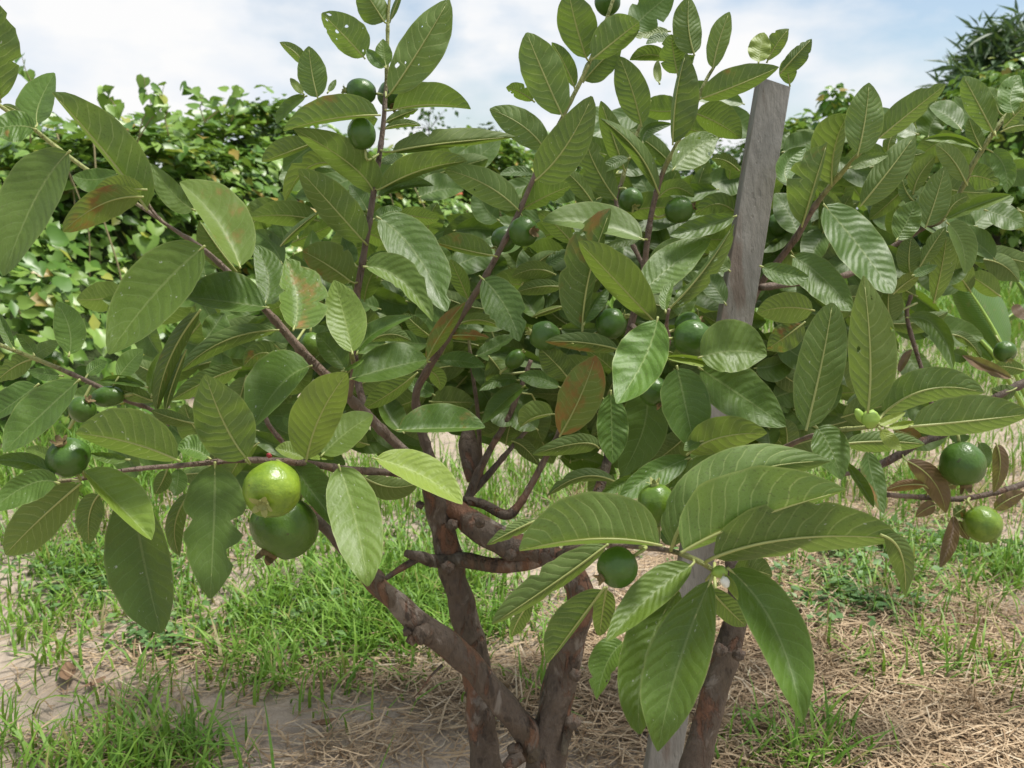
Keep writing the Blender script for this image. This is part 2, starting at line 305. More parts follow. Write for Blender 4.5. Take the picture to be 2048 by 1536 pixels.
def blades(pos, h0, h1, w0, w1, bend=.6):
    n = len(pos); h = RNG.uniform(h0, h1, n)*RNG.uniform(.6, 1, n); wd = RNG.uniform(w0, w1, n); a = RNG.uniform(0, 2*np.pi, n); b = RNG.uniform(.15, 1.3, n)*bend
    d = np.stack([np.cos(a), np.sin(a), 0*a], 1); s = np.stack([-np.sin(a), np.cos(a), 0*a], 1); U = np.array([0, 0, 1.])
    V = np.zeros((n, 7, 3)); tt = (0, .35, .72, 1)
    for i, t in enumerate(tt):
        c = pos + d*(b*h*t**1.8)[:, None] + U*(h*(t-.38*b*t**2.2))[:, None]; ww = (wd*(1-t)**.6*(.75 if i == 0 else 1))[:, None]
        if i < 3: V[:, 2*i] = c-s*ww; V[:, 2*i+1] = c+s*ww
        else: V[:, 6] = c
    F = np.array([[0, 1, 3], [0, 3, 2], [2, 3, 5], [2, 5, 4], [4, 5, 6]])[None]+(np.arange(n)*7)[:, None, None]
    return V.reshape(-1, 3), F.reshape(-1, 3), np.repeat(RNG.uniform(0, 1, n), 7)
def litter(pos, l0, l1, w0, w1, lift=.012, tilt=.18):
    n = len(pos); l = RNG.uniform(l0, l1, n)*RNG.uniform(.4, 1, n); wd = RNG.uniform(w0, w1, n); a = RNG.normal(0.15, 1.0, n); a2 = a+RNG.normal(0, .35, n)
    e = RNG.normal(0, tilt, n); z = np.abs(RNG.normal(0, lift, n))+.003
    V = np.zeros((n, 6, 3)); c = pos.copy(); c[:, 2] += z
    for i, (ang, sg) in enumerate(((a, -1), (a, 0), (a2, 1))):
        p = c+np.stack([np.cos(ang)*l*.5*sg, np.sin(ang)*l*.5*sg, np.sin(e)*l*.5*sg], 1); p[:, 2] = np.maximum(p[:, 2], hz(p[:, 0], p[:, 1])+.002)
        s = np.stack([-np.sin(ang), np.cos(ang), RNG.normal(0, .3, n)], 1)*(wd*(1 if sg == 0 else .6))[:, None]
        V[:, 2*i] = p-s; V[:, 2*i+1] = p+s
    F = np.array([[0, 1, 3], [0, 3, 2], [2, 3, 5], [2, 5, 4]])[None]+(np.arange(n)*6)[:, None, None]
    return V.reshape(-1, 3), F.reshape(-1, 3), np.repeat(RNG.uniform(0, 1, n), 6)
def join(parts):
    Vs, Fs, Ts, o = [], [], [], 0
    for V, F, T in parts: Vs.append(V); Fs.append(F+o); Ts.append(T); o += len(V)
    return np.concatenate(Vs), np.concatenate(Fs), np.concatenate(Ts)
near = sample([(-40, 1430, 400, 1600, 120), (200, 1440, 460, 1560, 60), (430, 1110, 1020, 1320, 900), (640, 1060, 960, 1240, 380), (0, 1040, 420, 1220, 300), (0, 1180, 200, 1320, 60),
               (380, 1290, 620, 1360, 40), (1600, 1060, 2080, 1190, 150), (1560, 1140, 2080, 1290, 110), (1960, 1090, 2060, 1200, 60), (960, 1240, 1010, 1300, 14), (1480, 1490, 1720, 1550, 50),
               (980, 940, 1300, 1080, 140), (1330, 1230, 1400, 1290, 8), (1840, 1320, 2060, 1390, 30), (480, 1330, 800, 1420, 14), (80, 1330, 420, 1440, 22), (1040, 1370, 1100, 1420, 8), (1690, 1330, 1790, 1380, 10)])
parts = [blades(tufted(near[RNG.uniform(0, 1, len(near)) < .62], 6, .024), .03, .10, .0014, .0036, 1.05)]
mid = sample([(-100, 850, 500, 1080, 360), (400, 860, 1200, 1080, 260), (1250, 860, 2150, 1060, 200), (1700, 640, 2150, 860, 380), (600, 720, 1700, 860, 420), (300, 640, 1700, 800, 500), ('w', -3, -1, 3, .8, 160)])
parts.append(blades(tufted(mid, 9, .03), .05, .17, .0014, .0036, .8))
far = sample([(1700, 540, 2300, 680, 420), (400, 560, 1700, 720, 320), ('w', -4, 4, 7, 14, 900)])
parts.append(blades(tufted(far, 8, .10), .12, .38, .005, .011, .6))
tag(big('grass', *join(parts)[:2], M['grass'], tint=join(parts)[2]), 'bright green grass tufts scattered over the sandy ground', 'grass', kind='stuff')
sp = sample([(1100, 1180, 2150, 1560, 4600), (1100, 1200, 1500, 1500, 1500), (1500, 1380, 2080, 1560, 2200), (1050, 950, 1700, 1150, 1700), (1700, 930, 2080, 1060, 1200), (450, 1290, 1050, 1400, 360), (0, 1180, 500, 1400, 200),
             (250, 1230, 560, 1320, 220), (820, 1330, 1050, 1460, 240), (500, 1440, 950, 1540, 160), (0, 1440, 460, 1540, 220), (1500, 1100, 2080, 1350, 1500), (0, 1000, 600, 1150, 500), (1300, 1060, 1650, 1250, 700), ('w', -2.5, -.8, 2.5, .9, 1500), ('w', -2, 2, 3, 4, 1500)])
sp = np.concatenate([sp, sp[:, :]+RNG.normal(0, .03, sp.shape)*np.array([1, 1, 0])])
pa = [litter(sp, .02, .12, .0005, .0016, .008, .13)]
stub = sample([(1560, 1290, 1660, 1380, 10), (1880, 1400, 1980, 1470, 9), (1740, 1170, 1850, 1270, 10), (1380, 1000, 1460, 1060, 6), (1100, 960, 1250, 1020, 14), (1900, 1240, 2000, 1300, 8), (1000, 1380, 1060, 1440, 5), (1700, 960, 1850, 1000, 10)])
pa.append(blades(tufted(stub, 10, .012), .03, .085, .0008, .0017, .9))
V, F, T = join(pa); tag(big('straw_litter', V, F, M['straw'], tint=T), 'dry brown straw strewn over the sandy ground', 'straw', kind='stuff')

# dead leaves lying on the ground
def fallen():
    spots = [(135, 1343, .06, 'long brown dead leaf on bare sand near the left edge'), (190, 1358, .035, 'short brown dead leaf beside the longer one on bare sand'), (648, 1446, .035, 'small dark dead leaf on pale sand left of the trunks')]
    for x, y, Lf, lab in spots:
        g = G(x, y); a = rnd.uniform(0, 6.3); V, F = [], []; cu = rnd.uniform(.5, 1.3)
        for i in range(9):
            s = i/8; wd = .24*Lf*math.sin(math.pi*min(.98, .06+.93*s))**.7
            for j in range(-2, 3):
                v = j/2; lx, ly = (s-.5)*Lf, v*wd*(1-.25*cu*abs(v)); lz = .004+cu*wd*.7*v*v+.010*cu*(2*s-1)**2*Lf/.05
                V.append(Vector((g.x+lx*math.cos(a)-ly*math.sin(a), g.y+lx*math.sin(a)+ly*math.cos(a), float(hz(g.x, g.y))+.004+lz)))
        for i in range(8):
            for j in range(4): q = i*5+j; F.append((q, q+1, q+6, q+5))
        tag(mesh('fallen_leaf', V, F, M['dead']), lab, 'leaf', 'dead leaves on the ground')
fallen()

# ------------------------------------------------------------------ leaf clouds for background plants
HEART_V = np.array([(0, 0, 0), (0, .45, -.02), (0, 1, -.10), (.26, -.15, .05), (.46, .10, .10), (.42, .42, .08), (.2, .75, .02), (-.26, -.15, .05), (-.46, .10, .10), (-.42, .42, .08), (-.2, .75, .02)])
HEART_F = np.array([(0, 3, 4), (0, 4, 1), (1, 4, 5), (1, 5, 6), (1, 6, 2), (0, 8, 7), (0, 1, 8), (1, 9, 8), (1, 10, 9), (1, 2, 10)])
DIA_V = np.array([(0, 0, 0), (.32, .45, .06), (0, 1, -.06), (-.32, .45, .06)]); DIA_F = np.array([(0, 1, 2), (0, 2, 3)])
NAR_V = np.array([(0, 0, 0), (.055, .4, .01), (0, 1, -.16), (-.055, .4, .01)])
def unit(a): return a/np.maximum(np.linalg.norm(a, axis=1, keepdims=True), 1e-6)
def cloud(TV, TF, pos, nrm, size, along=None):
    n = len(pos); z = unit(nrm); y = along if along is not None else np.stack([RNG.normal(0, .7, n), RNG.normal(0, .7, n), RNG.normal(-.6, .5, n)], 1)
    y = unit(y-z*(y*z).sum(1, keepdims=True)); x = np.cross(y, z); s = size[:, None, None]
    V = pos[:, None]+s*(TV[None, :, 0, None]*x[:, None]+TV[None, :, 1, None]*y[:, None]+TV[None, :, 2, None]*z[:, None])
    F = TF[None]+(np.arange(n)*len(TV))[:, None, None]; return V.reshape(-1, 3), F.reshape(-1, 3), np.repeat(RNG.uniform(0, 1, n), len(TV))
HEART_ME = []
for k in range(4):
    me = bpy.data.meshes.new('vine_leaf'); me.from_pydata([tuple(v*np.array([1+.1*k, 1, 1+.6*k])) for v in HEART_V], [], HEART_F.tolist())
    a = me.attributes.new('tint', 'FLOAT', 'POINT'); a.data.foreach_set('value', [k*.27]*len(HEART_V))
    me.polygons.foreach_set('use_smooth', [True]*10); me.materials.append(M['vine']); HEART_ME.append(me)
def single_leaves(parent, pos, nrm, size):
    for i in range(len(pos)):
        z = Vector(nrm[i]).normalized(); y = Vector((rnd.gauss(0, .6), rnd.gauss(0, .6), rnd.gauss(-.6, .5))); y = (y-z*y.dot(z)).normalized(); x = y.cross(z)
        from mathutils import Matrix
        o = bpy.data.objects.new('leaf', HEART_ME[rnd.randrange(4)]); o.rotation_mode = 'QUATERNION'
        o.rotation_quaternion = Matrix((x, y, z)).transposed().to_quaternion(); o.scale = (size[i],)*3
        col.objects.link(o); o.parent = parent; o.location = Vector(pos[i])-WORLD[parent.name]
def tube(pts, rad, seg=7, cap=True, jitter=0, seed=0):
    """pts, rad: resampled centre line; returns verts, faces, ring count"""
    pts = [Vector(p) for p in pts]; n = len(pts); V, F = [], []; T0 = (pts[1]-pts[0]).normalized()
    N = T0.orthogonal().normalized()
    for i in range(n):
        T = (pts[min(i+1, n-1)]-pts[max(i-1, 0)]).normalized(); N = (N-T*N.dot(T)).normalized(); B = T.cross(N)
        for j in range(seg):
            a = 2*math.pi*j/seg; d = N*math.cos(a)+B*math.sin(a); r = rad[i]
            if jitter: r *= 1+jitter*noise.noise(pts[i]*38+d*.9+Vector((seed, 0, 0)))*2.0
            V.append(pts[i]+d*r)
    for i in range(n-1):
        for j in range(seg):
            a, b = i*seg+j, i*seg+(j+1) % seg; F.append((a, b, b+seg, a+seg))
    if cap: F.append(tuple(range(seg-1, -1, -1))); F.append(tuple(range((n-1)*seg, n*seg)))
    return V, F
def smoothline(P4, step):
    """Catmull-Rom through rows of numbers, about one row per `step` of the first three numbers"""
    A = [np.array(p, float) for p in P4]; A = [2*A[0]-A[1]]+A+[2*A[-1]-A[-2]]; o = []
    for i in range(1, len(A)-2):
        n = max(2, int(np.linalg.norm((A[i+1]-A[i])[:3])/step)+1)
        for k in range(n):
            t = k/n; p0, p1, p2, p3 = A[i-1:i+3]
            o.append(.5*((2*p1)+(p2-p0)*t+(2*p0-5*p1+4*p2-p3)*t*t+(3*p1-p0-3*p2+p3)*t**3))
    o.append(A[-2]); return o

# ------------------------------------------------------------------ vine hedge along the left
def hedge():
    A, B = np.array([-2.75, 1.75]), np.array([.55, 7.4]); D = B-A; ln = np.linalg.norm(D); D /= ln; Nn = np.array([D[1], -D[0]])      # Nn faces the camera side
    def surf(n, inset, tmax=1.0):
        t = RNG.uniform(0, tmax, n); hgt = 1.02+.10*np.sin(t*17)+.07*np.sin(t*41+1)+.05*t; u = RNG.beta(1.3, 1.0, n)
        ang = u*np.pi*.5; out_ = .72*(1-np.sin(ang)**1.2)+.12*np.sin(t*29+u*5)
        p = A+D*(t*ln)[:, None]+Nn*(out_-inset)[:, None]; z = np.sin(ang)*hgt*(1-.15*inset)
        nr = np.column_stack([Nn[0]*np.cos(ang)+RNG.normal(0, .35, n), Nn[1]*np.cos(ang)+RNG.normal(0, .35, n), np.sin(ang)*.8+.45+RNG.normal(0, .3, n)])
        return np.column_stack([p, z]), nr, t
    root = empty('vine_hedge', (-1.2, 4.2, 0), 'waist-high tangle of heart-leaved vines behind the guava on the left', 'hedge')
    pos, nr, t = surf(260, -.10, .55); single_leaves(root, pos, nr, RNG.uniform(.045, .085, 260))
    parts = []
    for n, ins in ((4200, -.03), (5200, .04), (5200, .12)):
        pos, nr, t = surf(n, ins); pos += RNG.normal(0, .025, pos.shape); parts.append(cloud(HEART_V, HEART_F, pos, nr, RNG.uniform(.028, .062, n)))
    n = 2600; pos, nr, t = surf(n, -.02); pos += RNG.normal(0, .05, pos.shape); parts.append(cloud(DIA_V*np.array([.75, 1, 1]), DIA_F, pos, nr, RNG.uniform(.05, .11, n)))
    # the top and far slope
    n = 3500; t = RNG.uniform(0, 1, n); hgt = 1.02+.10*np.sin(t*17)+.07*np.sin(t*41+1)+.05*t; b = RNG.uniform(0, 1.0, n)
    p = A+D*(t*ln)[:, None]-Nn*b[:, None]; pos = np.column_stack([p, hgt*(1-.12*b**2)+RNG.normal(0, .05, n)])
    parts.append(cloud(HEART_V, HEART_F, pos, np.column_stack([RNG.normal(0, .5, n), RNG.normal(-.3, .5, n), np.ones(n)]), RNG.uniform(.04, .08, n)))
    V, F, T = join(parts); tag(big('foliage', V, F, M['vine'], root, tuple(WORLD[root.name]), tint=T, smooth=True), kind='stuff')
    # solid dark core added to close the gaps, inner shade painted into its colour
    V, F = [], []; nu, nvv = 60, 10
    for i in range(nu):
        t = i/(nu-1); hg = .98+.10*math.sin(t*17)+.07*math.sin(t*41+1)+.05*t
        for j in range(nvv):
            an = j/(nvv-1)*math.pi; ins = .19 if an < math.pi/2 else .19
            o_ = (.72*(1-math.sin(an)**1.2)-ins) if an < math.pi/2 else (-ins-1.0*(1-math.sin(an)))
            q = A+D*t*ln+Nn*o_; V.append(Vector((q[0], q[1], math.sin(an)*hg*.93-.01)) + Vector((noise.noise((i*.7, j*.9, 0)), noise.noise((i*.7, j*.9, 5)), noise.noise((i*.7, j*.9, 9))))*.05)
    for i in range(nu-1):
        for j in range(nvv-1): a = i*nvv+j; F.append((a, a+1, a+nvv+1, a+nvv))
    mesh('hedge_shade_core', V, F, M['core'], root, tuple(WORLD[root.name]))
    # climbing stems and shoots
    for k in range(60):
        t = rnd.uniform(.05, .75); q = A+D*t*ln+Nn*rnd.uniform(.1, .5); hh = rnd.uniform(.5, 1.05); sd_ = rnd.uniform(-.25, .25)
        pts = [(q[0]+sd_*s+.04*math.sin(6*s+k), q[1]-.1*s*(1-s)-Nn[1]*.0, hh*s+.0) for s in (0, .25, .5, .75, 1)]
        pts = [(x-Nn[0]*.32*(z/1.05)**2, y-Nn[1]*.32*(z/1.05)**2, z) for x, y, z in pts]
        L_ = smoothline(pts, .06); v, f = tube(L_, [rnd.uniform(.0018, .0035)]*len(L_), 5); mesh('stem', v, f, M['stem'], root)
    for (x, y, d, dx, dy) in ((285, 240, 3.3, 15, -85), (330, 235, 3.4, -15, -60), (440, 220, 3.6, 50, -40), (60, 220, 3.0, -5, -110), (215, 230, 3.1, 10, -50), (400, 215, 3.5, -20, -50), (300, 240, 3.3, 40, -70), (470, 225, 3.7, 10, -30)):
        pts = [tuple(P(x+dx*s+12*math.sin(5*s), y+dy*s, d)) for s in (-.6, 0, .35, .7, 1)]; L_ = smoothline(pts, .03); v, f = tube(L_, np.linspace(.003, .001, len(L_)), 5); mesh('stem', v, f, M['stem'], root)
        pp = np.array([L_[int((len(L_)-1)*s)] for s in (.45, .62, .78, .9, 1)])[:, :3]; single_leaves(root, pp, np.column_stack([RNG.normal(0, .6, 5), RNG.normal(-.6, .4, 5), RNG.normal(.5, .4, 5)]), RNG.uniform(.035, .065, 5))
hedge()

# ------------------------------------------------------------------ trees and bushes behind
def bush(name, label, cat, x, ytop, wpx, d, mat, tv=DIA_V, tf=DIA_F, n=2600, leaf=(.05, .09), clumps=26, base=0.0, depth=.9, trunk=True, dark=True, up=.7, group=None):
    topz = P(x, ytop, d).z; c = P(x, 500, d); rx = wpx/2/FPX*d; zc = (topz+base)/2; rz = (topz-base)/2*1.0
    root = empty(name, (c.x, c.y, 0), label, cat, group); o = np.array([c.x, c.y, zc])
    v = unit(RNG.normal(0, 1, (clumps, 3))); cc = o+v*np.array([rx, rx*depth, rz])*RNG.uniform(.55, .86, (clumps, 1)); cr = RNG.uniform(.24, .42, clumps)*min(rx, rz*1.2)
    k = RNG.integers(0, clumps, n); dv = unit(RNG.normal(0, 1, (n, 3))); pos = cc[k]+dv*(cr[k]*RNG.uniform(.6, 1.05, n))[:, None]; pos[:, 2] = np.maximum(pos[:, 2], .05)
    nr = dv+RNG.normal(0, .45, (n, 3)); nr[:, 2] += up
    al = np.column_stack([dv[:, 0]+RNG.normal(0, .4, n), dv[:, 1]+RNG.normal(0, .4, n), dv[:, 2]*.6+RNG.normal(-.2, .4, n)])
    V, F, T = cloud(tv, tf, pos, nr, RNG.uniform(*leaf, n), al)
    big('crown', V, F, mat, root, tuple(WORLD[root.name]), tint=T)
    if dark:  # solid core added behind the leaves, inner shade put into its dark colour
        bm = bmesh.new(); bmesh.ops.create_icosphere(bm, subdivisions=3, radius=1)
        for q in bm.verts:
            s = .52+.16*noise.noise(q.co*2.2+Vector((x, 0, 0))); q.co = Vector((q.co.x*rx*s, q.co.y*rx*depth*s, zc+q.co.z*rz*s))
        me = bpy.data.meshes.new('crown_shade_core'); bm.to_mesh(me); bm.free(); me.materials.append(M['core']); ob = bpy.data.objects.new('crown_shade_core', me); link(ob, root, WORLD[root.name])
    if trunk:
        L_ = smoothline([(c.x, c.y, -.05), (c.x+.03*rx, c.y, zc*.5), (c.x-.05*rx, c.y+.02, zc), (c.x, c.y, zc+rz*.5)], .15)
        v_, f_ = tube(L_, np.linspace(.05, .02, len(L_))*max(1, topz/2), 8, jitter=.15); mesh('trunk', v_, f_, M['trunk'], root)
    return root
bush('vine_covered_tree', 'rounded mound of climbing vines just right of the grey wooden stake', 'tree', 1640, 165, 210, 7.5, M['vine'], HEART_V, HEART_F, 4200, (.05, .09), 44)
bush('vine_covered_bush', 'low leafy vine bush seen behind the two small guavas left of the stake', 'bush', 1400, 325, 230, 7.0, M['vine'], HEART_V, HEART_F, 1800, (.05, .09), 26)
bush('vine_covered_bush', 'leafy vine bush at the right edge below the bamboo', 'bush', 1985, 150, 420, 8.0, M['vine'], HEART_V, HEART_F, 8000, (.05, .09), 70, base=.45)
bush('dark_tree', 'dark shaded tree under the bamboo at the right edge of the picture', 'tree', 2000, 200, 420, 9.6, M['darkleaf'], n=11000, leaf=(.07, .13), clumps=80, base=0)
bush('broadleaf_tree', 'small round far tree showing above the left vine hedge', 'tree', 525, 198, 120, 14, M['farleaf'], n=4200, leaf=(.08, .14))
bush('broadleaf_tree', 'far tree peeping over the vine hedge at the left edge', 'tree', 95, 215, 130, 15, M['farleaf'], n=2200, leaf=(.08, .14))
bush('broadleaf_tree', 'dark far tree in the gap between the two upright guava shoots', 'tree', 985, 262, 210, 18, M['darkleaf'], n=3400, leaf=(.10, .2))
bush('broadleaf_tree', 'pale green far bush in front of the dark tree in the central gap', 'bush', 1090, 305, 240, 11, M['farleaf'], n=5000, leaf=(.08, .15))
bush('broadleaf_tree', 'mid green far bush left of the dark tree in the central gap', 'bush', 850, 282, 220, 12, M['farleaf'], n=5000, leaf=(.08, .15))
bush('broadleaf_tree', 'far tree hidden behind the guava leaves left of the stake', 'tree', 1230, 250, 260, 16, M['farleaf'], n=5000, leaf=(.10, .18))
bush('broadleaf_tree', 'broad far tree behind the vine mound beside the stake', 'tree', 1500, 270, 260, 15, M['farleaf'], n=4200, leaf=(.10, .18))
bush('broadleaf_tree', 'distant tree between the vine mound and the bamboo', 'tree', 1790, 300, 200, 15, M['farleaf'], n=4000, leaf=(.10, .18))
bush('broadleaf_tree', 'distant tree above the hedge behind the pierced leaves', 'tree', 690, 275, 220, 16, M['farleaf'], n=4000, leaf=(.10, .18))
# thin sapling against the sky
def sapling():
    b = G(850, 560); c = P(858, 262, 12); root = empty('sapling', (c.x, c.y, 0), 'thin sapling with sparse leaves against the sky in the central gap', 'sapling')
    pts = [(c.x, c.y, 0), (c.x+.03, c.y, .8), tuple(c), tuple(P(862, 212, 12))]; L_ = smoothline(pts, .1); v, f = tube(L_, np.linspace(.02, .004, len(L_)), 6); mesh('stem', v, f, M['trunk'], root)
    n = 90; pos = np.array([P(rnd.gauss(858, 26), rnd.uniform(212, 275), 12+rnd.gauss(0, .2)) for _ in range(n)])
    V, F, T = cloud(DIA_V, DIA_F, pos, RNG.normal(0, 1, (n, 3)), RNG.uniform(.06, .11, n)); big('crown', V, F, M['farleaf'], root, tuple(WORLD[root.name]), tint=T)
    for k in range(7):
        e = P(858+rnd.uniform(-40, 40), rnd.uniform(215, 260), 12); L_ = smoothline([tuple(c), tuple((c+e)/2+Vector((0, 0, .03))), tuple(e)], .08); v, f = tube(L_, np.linspace(.006, .002, len(L_)), 5); mesh('twig', v, f, M['trunk'], root)
sapling()
def bamboo():
    d = 9.0; c = P(2010, 200, d); root = empty('bamboo_clump', (c.x, c.y, 0), 'bamboo clump with narrow pointed leaves at the upper right corner', 'bamboo'); parts = []
    for k in range(48):
        tx = rnd.uniform(1868, 2180); ty = 35+max(0, 2015-tx)*.95+rnd.uniform(0, 110); dd = d+rnd.uniform(-.5, .5); t = P(tx, ty, dd); bx = c.x+(t.x-c.x)*.3
        pts = [(bx, t.y, 0), (bx+(t.x-bx)*.25, t.y, t.z*.55), (bx+(t.x-bx)*.7, t.y, t.z*.9), tuple(t)]; L_ = smoothline(pts, .12); v, f = tube(L_, np.linspace(.014, .003, len(L_)), 6); mesh('cane', v, f, M['stem'], root)
        n = 400; s = RNG.uniform(.45, 1.0, n); A = np.array(L_); pos = A[(s*(len(A)-1)).astype(int)]+RNG.normal(0, .10, (n, 3))
        al = np.column_stack([RNG.normal((tx-2060)/160, .8, n), RNG.normal(-.3, .8, n), RNG.normal(.25, .7, n)])
        parts.append(cloud(NAR_V*np.array([1.5, 1, 1]), DIA_F, pos, RNG.normal(0, .6, (n, 3))+np.array([0, -.5, .6]), RNG.uniform(.14, .30, n), al))
    V, F, T = join(parts); big('foliage', V, F, M['bamboo'], root, tuple(WORLD[root.name]), tint=T)
bamboo()
# fence rails and a pipe seen through the leaves
def pipe(name, label, cat, pieces, mat):
    root = empty(name, P(*pieces[0][:3]), label, cat)
    for i, (x0, y0, d0, x1, y1, d1, r, nm) in enumerate(pieces):
        a, b = P(x0, y0, d0), P(x1, y1, d1)
        if nm == 'post': b = Vector((a.x, a.y, -.05))
        v, f = tube([a, (a+b)/2, b], [r]*3, 10); mesh(nm, v, f, mat, root)
pipe('orange_rail_fence', 'orange rails of a low fence in the dark gap left of centre', 'fence', [(840, 366, 5.2, 945, 371, 5.2, .008, 'rail'), (872, 389, 5.2, 925, 388, 5.2, .009, 'rail'), (880, 436, 5.2, 966, 437, 5.2, .010, 'rail'), (868, 360, 5.25, 0, 0, 0, .012, 'post')], M['orange'])
pipe('pink_pipe', 'short pink pipe lying among the vines behind the left leaves', 'pipe', [(255, 716, 2.6, 330, 727, 2.6, .009, 'tube')], M['pink'])
# ------------------------------------------------------------------ wooden stake
def stake():
    T, B = P(1545, 172, 1.0), P(1337, 1450, .97); ax = (B-T).normalized(); gnd = T+ax*((T.z+.12)/-ax.z)
    root = empty('wooden_stake', (gnd.x, gnd.y, 0), 'weathered grey wooden stake standing upright among the guava leaves', 'stake')
    x = RT-ax*RT.dot(ax); x.normalize(); y = ax.cross(x); hw, hd = .0185, .012; V, F = [], []; n = 90
    prof = [(-1, -.86), (-.95, -1), (-.5, -1.02), (0, -1), (.5, -1.01), (.95, -1), (1, -.86), (1.01, 0), (1, .86), (.95, 1), (.5, 1), (0, 1.01), (-.5, 1), (-.95, 1), (-1, .86), (-1.01, 0)]; ring = len(prof)
    for i in range(n+1):
        c = T+(gnd-T)*(i/n)
        for j, (a, b) in enumerate(prof):
            k = 1+.010*noise.noise(Vector((j*1.3, i*.10, 3)))+.006*noise.noise(Vector((j*2, i*.6, 8)))
            V.append(c+(x*(a*hw)+y*(b*hd))*k+ax*((.0025*noise.noise(Vector((j, 0, 1)))+.0030*a) if i == 0 else 0))
    for i in range(n):
        for j in range(ring): a, b = i*ring+j, i*ring+(j+1) % ring; F.append((a, a+ring, b+ring, b))
    F.append(tuple(range(ring))); F.append(tuple(range(n*ring+ring-1, n*ring-1, -1)))
    o = mesh('post', V, F, M['stake'], root, smooth=False)
stake()

